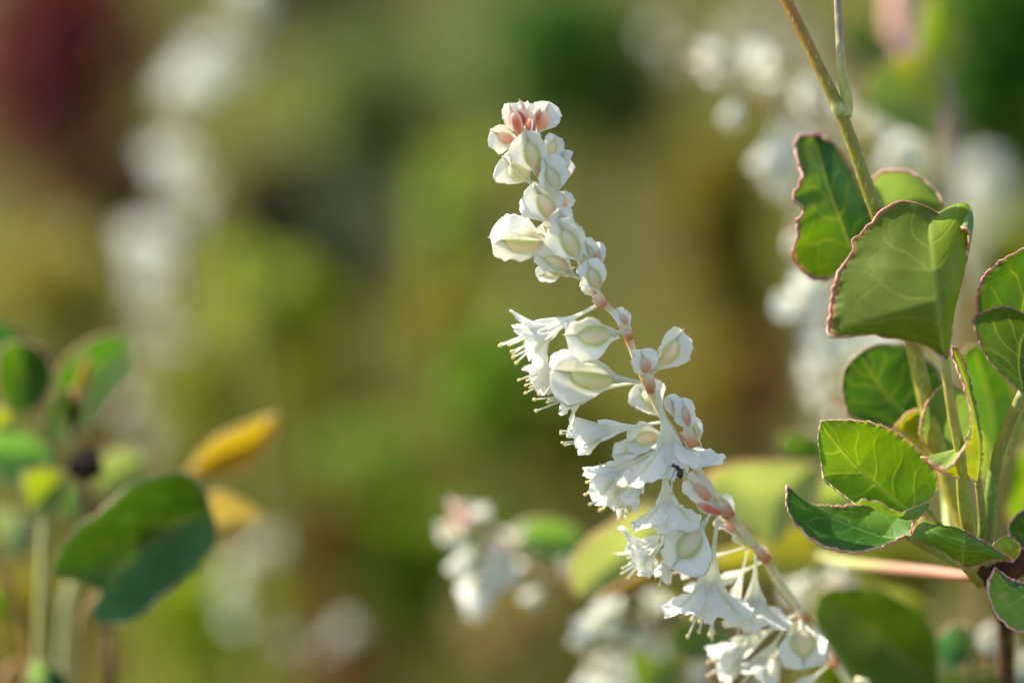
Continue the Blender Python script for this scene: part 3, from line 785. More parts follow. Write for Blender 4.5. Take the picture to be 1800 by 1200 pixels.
    leaf(root, [(r6([(760, 660), (690, 612), (640, 562), (583, 526), (618, 480), (650, 450), (695, 438)]), [20, 14, 14]), (r6([(760, 660), (700, 550), (695, 438)]), [20, 17, 15]), (r6([(760, 660), (775, 550), (750, 470), (695, 438)]), [20, 18, 15])],
         1, lin((136, 160, 44)), seed=18, rim=lin((196, 150, 96)), nv=40, nu=8, petiole=[(1639, 802, 20), (1665, 880, 18), (1708, 985, 12)], pet_w=12)
    # L16, L17 soft leaves further back
    leaf(root, [([(1752, 800), (1718, 748), (1700, 690), (1692, 630), (1708, 606)], [34, 28, 26]), ([(1752, 800), (1740, 700), (1708, 606)], [34, 32, 26]), ([(1752, 800), (1784, 740), (1780, 680), (1745, 620), (1708, 606)], [34, 34, 26])],
         1, lin((66, 120, 44)), lin((50, 96, 34)), seed=19, rim=lin((170, 150, 90)), nv=40, nu=8, petiole=[(1752, 800, 34), (1745, 880, 26), (1728, 990, 12)], pet_w=12)
    leaf(root, [([(1740, 860), (1708, 800), (1704, 730), (1725, 690)], [46, 40, 40]), ([(1740, 860), (1736, 770), (1725, 690)], [46, 48, 40]), ([(1740, 860), (1768, 790), (1762, 720), (1725, 690)], [46, 42, 40])],
         1, lin((140, 178, 130)), seed=20, nv=30, nu=6, rim=lin((160, 180, 120)), petiole=[(1740, 860, 46), (1742, 930, 30), (1728, 1000, 12)], pet_w=10)
    # greens low behind the crown
    leaf(root, [([(1800, 960), (1770, 900), (1775, 820), (1820, 770)], [50, 44, 44]), ([(1800, 960), (1810, 870), (1820, 770)], [50, 50, 46]), ([(1800, 960), (1860, 900), (1860, 820), (1820, 770)], [50, 50, 46])],
         1, lin((96, 142, 30)), seed=21, nv=30, nu=6, petiole=[(1800, 960, 50), (1790, 990, 34), (1770, 1000, 14)], pet_w=12)
    # thin pink runner to the left
    stem_part(root, [(1440, 978, 48), (1490, 990, 42), (1560, 998, 32), (1640, 1006, 22), (1705, 1012, 12), (1722, 1004, 10)], [16, 20, 24, 24, 20], lambda t: mix(lin((176, 176, 110)), lin((168, 122, 96)), sm(.15, .55, t)), M_FLESH)
    # pale shoots behind the petioles
    stem_part(root, [(1650, 800, 26), (1662, 870, 24), (1668, 930, 20), (1700, 1000, 12)], [12, 14, 15, 15], lin((170, 182, 110)), M_FLESH)
right_plant()

# ------------------------------------------------------------------ soft leafy shoots behind (right half)
def blur_leaf(root, pts_l, pts_m, pts_r, d, col, seed, col2=None, rim=None, petiole=None, pet_w=12, pet_col=None, dd=4.0, trans=None):
    leaf(root, [(pts_l, [d, d - dd, d - dd * .6]), (pts_m, [d, d + dd * .5, d]), (pts_r, [d, d - dd * .3, d])], 1, col, col2, seed=seed, nv=30, nu=7, rim=rim or mix(col, lin((190, 130, 100)), .5),
         mat=M_LEAFBG, vein=mix(col, lin((180, 190, 110)), .22), petiole=petiole, pet_w=pet_w, pet_col=pet_col, rimw=2.4, crisp=.5)

def mid_shoots():
    root = thing('leafy_shoot', 'soft pale green leafy shoot right behind the lower white flowers', 'shoot', ground_under(1400, 1150, 68, 0, .01))
    stem_part(root, [(1432, 812, 66), (1440, 900, 68), (1436, 1010, 70), (1420, 1120, 72), (1410, 1230, 74)], [12, 15, 18, 20, 22], lin((150, 150, 80)), M_FLESH, ground=True)
    blur_leaf(root, [(1432, 814), (1340, 812), (1268, 820), (1238, 848), (1290, 915), (1354, 964)], [(1432, 814), (1380, 870), (1354, 964)], [(1432, 814), (1446, 850), (1424, 892), (1392, 926), (1354, 964)], 62, lin((158, 178, 124)), 31, rim=lin((200, 160, 120)), dd=6)
    blur_leaf(root, [(1440, 990), (1450, 950), (1400, 918), (1340, 945), (1290, 965), (1225, 990)], [(1440, 990), (1350, 985), (1225, 990)], [(1440, 990), (1400, 1014), (1320, 1016), (1225, 990)], 70, lin((172, 170, 20)), 32, rim=lin((170, 160, 40)), dd=2)
    blur_leaf(root, [(1436, 905), (1445, 850), (1470, 830), (1500, 850)], [(1436, 905), (1480, 890), (1500, 850)], [(1436, 905), (1480, 930), (1510, 900), (1500, 850)], 60, lin((150, 180, 110)), 33)
    blur_leaf(root, [(1440, 820), (1380, 800), (1370, 770), (1400, 762)], [(1440, 820), (1410, 790), (1400, 762)], [(1440, 820), (1450, 780), (1430, 764), (1400, 762)], 72, lin((76, 120, 38)), 34)
    blur_leaf(root, [(1440, 1040), (1480, 1030), (1560, 1040), (1640, 1100), (1655, 1210)], [(1440, 1040), (1530, 1110), (1655, 1210)], [(1440, 1040), (1430, 1090), (1490, 1180), (1560, 1230), (1655, 1210)], 48, lin((74, 104, 20)), 35, rim=lin((110, 130, 30)), dd=5)
    blur_leaf(root, [(1425, 1090), (1440, 1130), (1500, 1190), (1540, 1230)], [(1425, 1090), (1470, 1170), (1540, 1230)], [(1425, 1090), (1420, 1160), (1470, 1230), (1540, 1230)], 60, lin((112, 140, 20)), 36)
    blur_leaf(root, [(1500, 1045), (1560, 1030), (1620, 1050), (1650, 1080)], [(1500, 1045), (1570, 1055), (1650, 1080)], [(1500, 1045), (1560, 1080), (1610, 1090), (1650, 1080)], 64, lin((140, 160, 30)), 37)

    root = thing('leafy_shoot', 'blurred broad pale leaf with orange edges rising behind the small white bud spray', 'shoot', ground_under(1200, 1150, 72, .0, .01))
    stem_part(root, [(1205, 905, 66), (1222, 980, 70), (1218, 1090, 74), (1200, 1230, 76)], [10, 13, 16, 20], lin((160, 130, 80)), M_FLESH, ground=True)
    blur_leaf(root, [(1205, 905), (1135, 888), (1075, 922), (1034, 952), (1000, 995), (1012, 1046)], [(1205, 905), (1110, 970), (1012, 1046)], [(1205, 905), (1176, 975), (1125, 1007), (1075, 1032), (1040, 1054), (1012, 1046)], 60, lin((158, 176, 126)), 41, rim=lin((186, 156, 104)), dd=5)
    blur_leaf(root, [(1212, 960), (1176, 980), (1120, 1012), (1050, 1050)], [(1212, 960), (1150, 1010), (1050, 1050)], [(1212, 960), (1190, 1010), (1130, 1036), (1050, 1050)], 54, lin((158, 136, 50)), 42, rim=lin((176, 124, 74)))
    blur_leaf(root, [(1040, 965), (1000, 920), (930, 915), (900, 945)], [(1040, 965), (970, 945), (900, 945)], [(1040, 965), (1010, 985), (940, 980), (900, 945)], 84, lin((112, 160, 80)), 43, petiole=[(1040, 965, 84), (1120, 1010, 80), (1216, 1080, 75)])
    blur_leaf(root, [(1230, 1100), (1190, 1090), (1180, 1130), (1210, 1160)], [(1230, 1100), (1215, 1130), (1210, 1160)], [(1230, 1100), (1285, 1110), (1270, 1150), (1210, 1160)], 58, lin((84, 118, 16)), 44)
    blur_leaf(root, [(1216, 1130), (1150, 1110), (1105, 1150), (1120, 1220)], [(1216, 1130), (1160, 1170), (1120, 1220)], [(1216, 1130), (1210, 1190), (1170, 1230), (1120, 1220)], 84, lin((96, 126, 30)), 45)

    root = thing('leafy_shoot', 'blurred small teal and yellow leaves low beside the brown twig', 'shoot', ground_under(1700, 1200, 62, .01, .01))
    stem_part(root, [(1700, 1100, 60), (1706, 1160, 62), (1712, 1230, 64)], [10, 14, 16], lin((90, 80, 40)), M_FLESH, ground=True)
    blur_leaf(root, [(1703, 1160), (1660, 1180), (1645, 1130), (1672, 1098)], [(1703, 1160), (1685, 1130), (1672, 1098)], [(1703, 1160), (1715, 1120), (1700, 1100), (1672, 1098)], 52, lin((64, 124, 84)), 51, col2=lin((120, 160, 100)))
    blur_leaf(root, [(1706, 1190), (1660, 1170), (1620, 1190), (1600, 1230)], [(1706, 1190), (1650, 1200), (1600, 1230)], [(1706, 1190), (1690, 1230), (1640, 1250), (1600, 1230)], 58, lin((150, 178, 70)), 52)
    blur_leaf(root, [(1706, 1170), (1740, 1180), (1790, 1150), (1830, 1180)], [(1706, 1170), (1770, 1190), (1830, 1180)], [(1706, 1170), (1730, 1220), (1790, 1230), (1830, 1180)], 66, lin((70, 124, 40)), 53)

    root = thing('leafy_shoot', 'blurred upright shoot with pinkish tip and yellow green leaf behind the forked stem', 'shoot', ground_under(1640, 700, 100, .02, .02))
    stem_part(root, [(1588, -60, 150), (1582, 40, 150), (1600, 110, 148), (1650, 200, 146), (1660, 400, 140), (1660, 620, 130), (1650, 900, 120)], [70, 66, 20, 14, 14, 16, 18, 20], lambda t: mix(lin((206, 156, 140)), lin((116, 116, 84)), sm(.06, .12, t)), M_FLESH, ground=True)
    blur_leaf(root, [(1640, 250), (1655, 170), (1640, 105), (1600, 95), (1560, 110)], [(1640, 250), (1600, 170), (1560, 110)], [(1640, 250), (1560, 215), (1520, 180), (1525, 140), (1560, 110)], 90, lin((142, 152, 10)), 61, col2=lin((98, 130, 16)))
    blur_leaf(root, [(1618, 135), (1615, 60), (1630, 0), (1650, -10)], [(1618, 135), (1645, 60), (1650, -10)], [(1618, 135), (1680, 110), (1690, 40), (1650, -10)], 110, lin((122, 152, 40)), 62)
    blur_leaf(root, [(1650, 330), (1610, 300), (1560, 320), (1530, 380)], [(1650, 330), (1590, 350), (1530, 380)], [(1650, 330), (1640, 380), (1580, 400), (1530, 380)], 104, lin((90, 120, 40)), 63)
    blur_leaf(root, [(1610, 110), (1560, 60), (1500, 20), (1470, 60)], [(1610, 110), (1540, 80), (1470, 60)], [(1610, 110), (1560, 120), (1510, 110), (1470, 60)], 150, lin((60, 84, 24)), 64)
mid_shoots()

# ------------------------------------------------------------------ blurred leafy plant on the left
def left_plant():
    z = lambda p: Z(p, 0, 540, 1.817)
    root = thing('leafy_shrub', 'blurred green leafy shrub with a cut dark brown stem and yellowing leaves', 'shrub', ground_under(190, 1100, 66, .005, .01))
    brown = lin((92, 66, 44))
    z3 = lambda p, d: [q + (d,) for q in z(p)]
    stem_part(root, z3([(262, 478), (268, 560), (285, 640), (318, 800), (342, 960), (352, 1100), (362, 1260)], 68), [20, 22, 24, 26, 28, 30], brown, M_WOOD, ground=True, name='woody_stem')
    # cut stub
    q = z3([(225, 500), (262, 505), (318, 492)], 66)
    stem_part(root, [(a, b_, 52) for a, b_, _ in q], [40, 62, 56], lin((40, 28, 22)), M_WOOD, n=20, name='cut_stub')
    # petioles and green shoots
    for pts, w, c in ((z3([(262, 540), (200, 510), (150, 430), (120, 330), (118, 240)], 66), 12, lin((120, 124, 60))), (z3([(150, 640), (142, 760), (134, 950), (128, 1110), (124, 1300)], 62), 24, lin((160, 158, 92))),
                      (z3([(240, 850), (214, 960), (204, 1100), (196, 1300)], 80), 22, lin((172, 176, 120))), (z3([(-40, 720), (0, 812), (50, 950), (84, 1090), (100, 1300)], 60), 14, lin((150, 112, 56))),
                      (z3([(300, 1300), (262, 1180), (250, 1080), (270, 980), (322, 905)], 58), 11, lin((150, 120, 70))), (z3([(-40, 1290), (20, 1180), (60, 1150), (90, 1300)], 72), 20, lin((160, 120, 60)))):
        stem_part(root, pts, [w, w, w * 1.1], c, M_FLESH)
    L = lambda l, m, r, d, c, s, c2=None, pet=None, dd=4.0, rim=None: blur_leaf(root, z(l), z(m), z(r), d, c, s, c2, petiole=pet, dd=dd, rim=rim)
    # big dark heart-shaped leaf
    L([(322, 905), (285, 882), (165, 846), (228, 732), (330, 640), (420, 570), (520, 535), (600, 530), (650, 572), (676, 655)], [(322, 905), (420, 815), (520, 715), (676, 655)],
      [(322, 905), (300, 985), (360, 1016), (420, 1000), (480, 960), (540, 902), (620, 842), (690, 742), (676, 655)], 46, lin((46, 78, 14)), 71, lin((60, 108, 60)), dd=7, rim=lin((62, 96, 40)))
    # yellow leaves
    L([(595, 540), (640, 470), (710, 408), (790, 372), (888, 342)], [(595, 540), (700, 470), (800, 430), (888, 342)], [(595, 540), (700, 545), (800, 510), (858, 440), (888, 342)], 76, lin((166, 146, 30)), 72, lin((156, 130, 20)), dd=6, rim=lin((196, 170, 110)))
    L([(640, 700), (670, 600), (740, 600), (840, 664)], [(640, 700), (720, 690), (840, 664)], [(640, 700), (690, 770), (760, 742), (840, 664)], 70, lin((190, 170, 104)), 73, dd=3, rim=lin((210, 180, 110)))
    stem_part(root, z3([(595, 540), (560, 600), (500, 700), (420, 860), (345, 960)], 70), [9, 10, 12], lin((170, 140, 60)), M_FLESH, n=30)
    stem_part(root, z3([(640, 700), (560, 740), (450, 880), (348, 1000)], 70), [9, 10, 12], lin((170, 140, 60)), M_FLESH, n=30)
    # upper cluster
    L([(118, 300), (60, 200), (-20, 130), (-40, 40), (30, 60)], [(118, 300), (60, 160), (30, 60)], [(118, 300), (130, 200), (100, 110), (30, 60)], 74, lin((44, 104, 44)), 74)
    L([(120, 330), (30, 330), (-10, 250), (0, 140), (60, 105)], [(120, 330), (80, 220), (60, 105)], [(120, 330), (170, 230), (140, 140), (60, 105)], 56, lin((70, 112, 10)), 75, lin((48, 84, 10)))
    L([(150, 430), (160, 270), (230, 150), (330, 92), (420, 100)], [(150, 430), (270, 250), (420, 100)], [(150, 430), (260, 400), (340, 300), (420, 200), (420, 100)], 66, lin((60, 112, 24)), 76, lin((152, 186, 122)))
    L([(235, 300), (250, 210), (284, 150)], [(235, 300), (262, 220), (284, 150)], [(235, 300), (285, 230), (284, 150)], 56, lin((140, 140, 20)), 77, rim=lin((190, 110, 60)), dd=1)
    L([(235, 420), (180, 300), (170, 270), (210, 262)], [(235, 420), (210, 330), (210, 262)], [(235, 420), (270, 320), (260, 280), (210, 262)], 60, lin((60, 90, 12)), 78)
    L([(215, 470), (170, 400), (150, 350), (190, 330)], [(215, 470), (195, 400), (190, 330)], [(215, 470), (245, 400), (230, 345), (190, 330)], 76, lin((150, 186, 116)), 79)
    L([(200, 500), (100, 400), (0, 390), (-60, 450)], [(200, 500), (80, 470), (-60, 450)], [(200, 500), (110, 560), (20, 570), (-60, 450)], 76, lin((104, 160, 84)), 80)
    L([(215, 530), (130, 510), (70, 545), (100, 650)], [(215, 530), (150, 590), (100, 650)], [(215, 530), (200, 630), (150, 670), (100, 650)], 62, lin((138, 160, 16)), 81, lin((84, 124, 10)))
    L([(300, 600), (320, 490), (400, 448), (470, 480)], [(300, 600), (380, 530), (470, 480)], [(300, 600), (380, 610), (450, 560), (470, 480)], 96, lin((126, 150, 104)), 82)
    L([(60, 330), (10, 320), (-30, 340), (-20, 400)], [(60, 330), (20, 360), (-20, 400)], [(60, 330), (70, 380), (30, 400), (-20, 400)], 60, lin((170, 186, 10)), 83, dd=1)
    L([(250, 700), (180, 640), (180, 570), (220, 560)], [(250, 700), (215, 640), (220, 560)], [(250, 700), (260, 640), (250, 580), (220, 560)], 84, lin((110, 160, 110)), 84)
    L([(150, 1240), (90, 1200), (95, 1140), (130, 1125)], [(150, 1240), (150, 1180), (130, 1125)], [(150, 1240), (215, 1230), (210, 1170), (130, 1125)], 56, lin((120, 160, 120)), 85, lin((36, 84, 50)))
    L([(30, 820), (-20, 700), (-30, 640), (60, 650)], [(30, 820), (30, 740), (60, 650)], [(30, 820), (110, 760), (110, 680), (60, 650)], 100, lin((126, 150, 130)), 86)
    L([(60, 1040), (0, 1000), (-40, 930), (-20, 880)], [(60, 1040), (10, 960), (-20, 880)], [(60, 1040), (60, 970), (20, 900), (-20, 880)], 80, lin((110, 140, 20)), 87)
left_plant()

# ------------------------------------------------------------------ blurred flower stalks
def soft_stalk(label, path, flowers, stem_w, seed, scale=1.0, stem_col=lin((186, 140, 110)), foot=(0, 0), group=None):
    """path (px,py,d) tip -> base; flowers (x,y,size px, kind) or an int for an automatic spread"""
    rnd = random.Random(seed)
    low = P(*path[-1])
    root = thing('flowering_stalk', label, 'flower stalk', Vector((low.x + foot[0], low.y + foot[1], 0)), group)
    pts = [P(*p) for p in path]
    q = pts + [low.lerp(root.location, .5) + Vector((.006, 0, 0)), Vector(root.location)]
    n = 60
    sp = spline(q, n)
    s0 = PX * stem_w * .5
    part_of(tube(MB(), sp, [s0 * (.55 + .8 * i / n) for i in range(n)], [mix(stem_col, lin((140, 140, 80)), sm(.3, .6, i / n)) for i in range(n)], 8).build('stem', M_FLESH), root)
    dense = spline(pts, 80)
    if isinstance(flowers, int):
        fl = []
        for i in range(flowers):
            t = i / (flowers - 1.0)
            p = dense[min(79, int(t * 79))]
            side = -1 if i % 2 else 1
            a = rnd.uniform(0, 6.28)
            outv = (CR * math.cos(a) + CF * math.sin(a) * .8)
            hang = -0.3 + 1.3 * t
            dirv = (outv + Vector((0, 0, -hang + rnd.uniform(-.3, .3)))).normalized()
            ln = scale * PX * rnd.uniform(60, 100) * (0.5 + .6 * t)
            kind = 'young' if t < .05 else 'pinkwing' if t < .14 else 'bud' if t < .5 else rnd.choice(('bud', 'half', 'open'))
            fl.append((kind, p, p + dirv * ln, ln * rnd.uniform(.75, .95)))
    else:
        fl = []
        for (x, y, sz, kind, d) in flowers:
            c = P(x, y, d)
            near = min(dense, key=lambda p: (p - c).length)
            v = c - near
            L = PX * sz * (1 + d / 500.0)
            dirv = (v.normalized() if v.length > L * .1 else Vector((rnd.uniform(-1, 1), -.6, rnd.uniform(-.2, 1)))).normalized()
            b = c - dirv * L * .6
            if v.length > L * .6: b = near
            fl.append((kind, b, c + dirv * L * .4, L * .95))
    for i, (kind, b, t, w) in enumerate(fl):
        flower(root, kind, i % 3, b, t, w, rnd.uniform(-.6, .6), whole=True)
    return root

soft_stalk('tall faint white flower stalk leaning over the yellowing shrub', [(470, -90, 300), (430, -20, 300), (392, 70, 300), (335, 190, 300), (296, 300, 300), (258, 410, 300), (242, 520, 300), (246, 640, 300), (250, 800, 302), (250, 1000, 306)],
           [(430, 10, 85, 'bud', 300), (440, -50, 77, 'bud', 300), (370, 105, 85, 'open', 300), (345, 150, 92, 'open', 296), (310, 160, 69, 'bud', 300), 
            (300, 290, 88, 'open', 298), (335, 340, 69, 'bud', 306), (330, 390, 54, 'half', 304), (255, 440, 96, 'open', 296), (275, 500, 69, 'bud', 302), (245, 530, 69, 'half', 300),
            (262, 570, 61, 'bud', 302), (300, 600, 54, 'half', 310), (245, 640, 54, 'bud', 304), (230, 700, 61, 'half', 302), (255, 760, 61, 'bud', 302), (415, 110, 61, 'bud', 302), ], 14, 5, foot=(0, .03))
soft_stalk('blurred white flower stalk reaching left behind the forked olive stem', [(1218, 105, 106), (1290, 138, 108), (1375, 186, 110), (1450, 214, 112), (1530, 232, 114), (1610, 280, 118), (1670, 400, 122), (1700, 620, 126), (1710, 900, 128)],
           [(1232, 112, 52, 'pinkwing', 104), (1262, 128, 46, 'pinkwing', 108), (1245, 96, 44, 'bud', 108), (1335, 104, 60, 'bud', 108), (1310, 128, 50, 'half', 108), (1288, 196, 62, 'half', 104), (1345, 150, 50, 'bud', 112), (1362, 292, 88, 'open', 104), (1345, 275, 76, 'half', 106), (1375, 305, 76, 'half', 106), (1390, 255, 60, 'bud', 108),
            (1420, 160, 50, 'bud', 116), (1545, 235, 76, 'half', 112), (1580, 258, 84, 'open', 110), (1525, 215, 60, 'bud', 112), (1560, 285, 70, 'half', 116), (1480, 190, 50, 'half', 116)], 16, 6, stem_col=lin((190, 140, 116)))
soft_stalk('very blurred pale flower stalk hanging in the gap above the pink tipped spray', [(1080, -70, 300), (1120, -10, 300), (1160, 50, 300), (1205, 110, 300), (1260, 60, 305), (1330, 20, 310), (1420, 60, 320), (1480, 260, 330), (1490, 700, 340)], 22, 14, 7, scale=1.6)
soft_stalk('blurred grey white flower head on a thin stem behind the large front leaf', [(1700, 250, 262), (1716, 330, 260), (1700, 430, 262), (1690, 640, 266), (1688, 900, 268)],
           [(1716, 330, 120, 'half', 258), (1700, 320, 110, 'bud', 260), (1735, 345, 100, 'bud', 262), (1715, 370, 90, 'half', 260), (1700, 420, 70, 'bud', 262), (1722, 300, 90, 'half', 264), (1690, 470, 60, 'bud', 264)], 12, 8)
soft_stalk('blurred white flower stalk standing upright behind the dark wavy leaf', [(1392, 400, 98), (1400, 450, 98), (1418, 530, 98), (1450, 610, 100), (1474, 690, 102), (1484, 800, 104), (1478, 960, 106)],
           [(1400, 435, 66, 'half', 98), (1412, 520, 92, 'open', 92), (1396, 530, 78, 'half', 96), (1425, 545, 70, 'half', 98), (1430, 500, 56, 'bud', 100), (1445, 605, 80, 'open', 96), (1500, 606, 66, 'half', 100), (1530, 615, 64, 'half', 102), (1432, 640, 70, 'half', 100), (1465, 660, 60, 'bud', 100), (1448, 690, 66, 'half', 102), (1480, 720, 56, 'pinkwing', 104), (1560, 600, 60, 'bud', 104)], 16, 9)
soft_stalk('blurred pink tipped white bud spray pointing left below the main flower stalk', [(800, 898, 76), (850, 925, 77), (910, 970, 78), (975, 1012, 79), (1040, 1052, 80), (1130, 1092, 80), (1230, 1140, 82), (1320, 1210, 84)],
           [(812, 910, 70, 'pinkwing', 74), (790, 935, 56, 'bud', 76), (806, 895, 46, 'young', 72), (818, 920, 40, 'young', 70), (835, 905, 50, 'bud', 78), (814, 985, 78, 'half', 72), (850, 1045, 92, 'half', 72), (835, 1035, 70, 'bud', 74), (882, 1015, 62, 'bud', 74), (865, 960, 50, 'pinkwing', 76), (900, 945, 56, 'bud', 82), (930, 985, 54, 'bud', 82), (945, 1040, 64, 'half', 82),
            (1060, 1085, 84, 'open', 74), (1025, 1112, 72, 'half', 76), (1085, 1070, 60, 'bud', 78), (1120, 1115, 64, 'half', 78), (1000, 1000, 44, 'bud', 80), (1150, 1060, 52, 'bud', 84), (1150, 1130, 60, 'bud', 80), (1230, 1180, 70, 'half', 80)], 16, 10, foot=(.02, 0))
soft_stalk('blurred bluish white flower spray at the foot of the pink tipped bud spray', [(1030, 1160, 92), (1100, 1170, 94), (1180, 1190, 96), (1260, 1230, 98)],
           [(1060, 1165, 78, 'half', 90), (1035, 1185, 70, 'half', 92), (1085, 1190, 76, 'open', 90), (1120, 1165, 56, 'bud', 94), (1180, 1200, 70, 'half', 92), (1215, 1175, 60, 'half', 94), (1150, 1200, 60, 'bud', 94), (1050, 1215, 70, 'half', 92)], 14, 11, foot=(.02, 0))
soft_stalk('very blurred grey white flower spray low beside the yellow tan leaf', [(425, 930, 245), (445, 985, 245), (455, 1060, 246), (500, 1120, 248), (560, 1180, 250)],
           [(440, 965, 60, 'half', 244), (420, 1000, 46, 'bud', 246), (475, 955, 46, 'bud', 248), (430, 1085, 62, 'half', 244), (500, 1130, 50, 'bud', 244), (600, 1115, 72, 'half', 242), (400, 1040, 40, 'bud', 248)], 14, 12)
soft_stalk('blurred single grey white flower on a brown twig', [(1752, 1085, 58), (1750, 1140, 58), (1742, 1230, 60)], [(1752, 1128, 66, 'half', 56), (1740, 1122, 54, 'bud', 58), (1764, 1135, 54, 'bud', 58), (1800, 1165, 54, 'bud', 62)], 26, 13, stem_col=lin((120, 90, 56)))
soft_stalk('blurred white flower pair under the folded leaf by the pink runner', [(1400, 1010, 84), (1440, 1035, 84), (1490, 1060, 86), (1540, 1130, 88), (1560, 1240, 90)], [(1415, 1025, 70, 'open', 82), (1400, 1040, 60, 'half', 82), (1470, 1025, 60, 'pinkwing', 84), (1440, 1045, 60, 'half', 84)], 14, 14)

# ------------------------------------------------------------------ background plants on the ground
def clump(name, label, cat, px, py, d, wpx, hpx, n, leafpx, cols, seed):
    """leafy crown around a point on stalks that rise from the ground below it"""
    rnd = random.Random(seed)
    c = P(px, py, d); s = PX * (D + d * .001) / D
    w, h, l = wpx * s, hpx * s, leafpx * s
    root = thing(name, label, cat, Vector((c.x, c.y + .02, 0)))
    cz = max(c.z, h * .5)
    st, fo = MB(), MB(); tips = []
    for i in range(6):
        a = 6.28 * i / 6 + rnd.uniform(-.3, .3); r = w * .3 * rnd.random() ** .5
        tip = Vector((r * math.cos(a), r * math.sin(a) * .7, cz + h * rnd.uniform(-.1, .42)))
        pts = spline([Vector((.012 * math.cos(a), .012 * math.sin(a), 0)), Vector((tip.x * .4, tip.y * .4, tip.z * .55)), tip], 12)
        tube(st, pts, [.0016 * (1.3 - .8 * k / 12) for k in range(12)], mix(cols[0], lin((120, 96, 60)), .5), 6)
        tips += [p for p in pts if p.z > cz - h * .45]
    st.build('stem', M_WOOD, root)
    for i in range(int(n * 1.4)):
        if rnd.random() < .4:
            p = rnd.choice(tips) + Vector((rnd.gauss(0, 1), rnd.gauss(0, 1), rnd.gauss(0, 1))) * (w * .08)
        else:
            v = Vector((rnd.gauss(0, 1), rnd.gauss(0, 1), rnd.gauss(0, 1))).normalized()
            rr = rnd.random() ** .45 * (1 + .35 * noise.noise(v * 1.6 + Vector((seed, 0, 0))))
            p = Vector((v.x * w * .5 * rr, v.y * w * .35 * rr, cz + v.z * h * .5 * rr))
        p.z = max(p.z, l * .3)
        dr = Vector((rnd.gauss(0, 1), rnd.gauss(0, 1), rnd.gauss(.2, .7))).normalized()
        sd = dr.orthogonal().normalized(); sd.rotate(Matrix.Rotation(rnd.uniform(0, 6.28), 3, dr)); nm = dr.cross(sd)
        ll = l * rnd.uniform(.7, 1.3); ww = ll * .34
        vs = [p, p + dr * ll * .35 + sd * ww + nm * ww * .35, p + dr * ll * .4, p + dr * ll * .35 - sd * ww + nm * ww * .35, p + dr * ll * .75 + sd * ww * .7 + nm * ww * .3, p + dr * ll * .78 - nm * ll * .03, p + dr * ll * .75 - sd * ww * .7 + nm * ww * .3, p + dr * ll - nm * ll * .1]
        col = mix(cols[rnd.randrange(len(cols))], cols[rnd.randrange(len(cols))], rnd.random())
        fo.add(vs, [(0, 1, 2), (0, 2, 3), (1, 4, 5, 2), (3, 2, 5, 6), (4, 7, 5), (5, 7, 6)], [col] * 8)
    fo.build('foliage', M_FOLI, root)

def c2(a, k=.88):
    m = (a[0] + a[1] + a[2]) / 3.0
    a = tuple(max(0.0, min(255.0, (m + (v - m) * 1.16) * 1.0)) for v in a)
    return [lin(a), lin(tuple(v * k for v in a))]
B = 'bush'
clump('low_bush', 'very blurred dark red leafed bush in the far corner', B, 90, 110, 900, 420, 460, 700, 50, c2((114, 50, 54)), 101)
clump('low_bush', 'very blurred dim brown twiggy bush under the dark red bush', B, 190, 370, 800, 260, 200, 300, 44, c2((86, 66, 46)), 102)
clump('low_bush', 'very blurred pale olive bush behind the tall faint flower stalk', B, 650, 190, 700, 330, 280, 420, 44, c2((124, 136, 86)), 103)
clump('low_bush', 'very blurred mid green bush behind the top of the white flowering stalk', B, 980, 100, 800, 330, 330, 520, 46, c2((86, 122, 46)), 104)
clump('low_bush', 'very blurred dark green bush at the far right behind the thin stem', B, 1770, 150, 450, 330, 520, 700, 50, c2((70, 112, 30)), 105)
clump('low_bush', 'very blurred almost black bush behind the pale olive bush', B, 560, 0, 1100, 330, 180, 400, 44, c2((62, 60, 48)), 119)
clump('low_bush', 'very blurred dark brown plant right of the tall faint flower stalk', B, 470, 390, 650, 190, 190, 300, 40, c2((62, 52, 32)), 120)
clump('low_bush', 'very blurred dark olive plant behind the yellow green tuft', B, 560, 520, 550, 170, 120, 260, 38, c2((72, 84, 36)), 121)
clump('low_bush', 'very blurred bright yellow green plant beside the tall faint flower stalk', B, 490, 580, 360, 190, 170, 200, 40, c2((140, 152, 10)), 106)
clump('low_bush', 'very blurred pale yellow green sprig touching the tall faint flower stalk', B, 425, 510, 330, 110, 120, 80, 36, c2((160, 172, 84)), 122)
clump('low_bush', 'very blurred tall pale green plant left of the white flowering stalk', B, 810, 430, 480, 130, 300, 200, 40, c2((140, 156, 60)), 107)
clump('low_bush', 'very blurred bright green plant below the tall pale green one', B, 860, 715, 380, 150, 210, 200, 40, c2((108, 146, 0)), 108)
clump('low_bush', 'very blurred olive yellow plant above the bright green one', B, 800, 590, 420, 240, 120, 180, 38, c2((146, 142, 50)), 123)
clump('low_bush', 'very blurred grey green low plant between the two white sprays', B, 660, 865, 480, 260, 130, 240, 40, c2((128, 150, 74)), 109)
clump('low_bush', 'very blurred olive green low plant left of the pink tipped spray', B, 730, 1040, 420, 300, 230, 420, 42, c2((108, 132, 0)), 110)
clump('low_bush', 'very blurred small red brown plant beside the grey white spray', B, 572, 985, 430, 120, 120, 110, 30, c2((136, 56, 38)), 111)
clump('low_bush', 'very blurred brown olive dry plant between the flowering stalk and the dark wavy leaf', B, 1290, 430, 500, 190, 420, 380, 42, c2((116, 106, 14)), 112)
clump('low_bush', 'very blurred dark brown plant beside the brown olive dry one', B, 1345, 620, 560, 150, 200, 240, 40, c2((74, 58, 22)), 124)
clump('low_bush', 'very blurred dark plant behind the tip of the pale hanging stalk', B, 1110, 180, 850, 170, 260, 300, 44, c2((66, 60, 46)), 125)
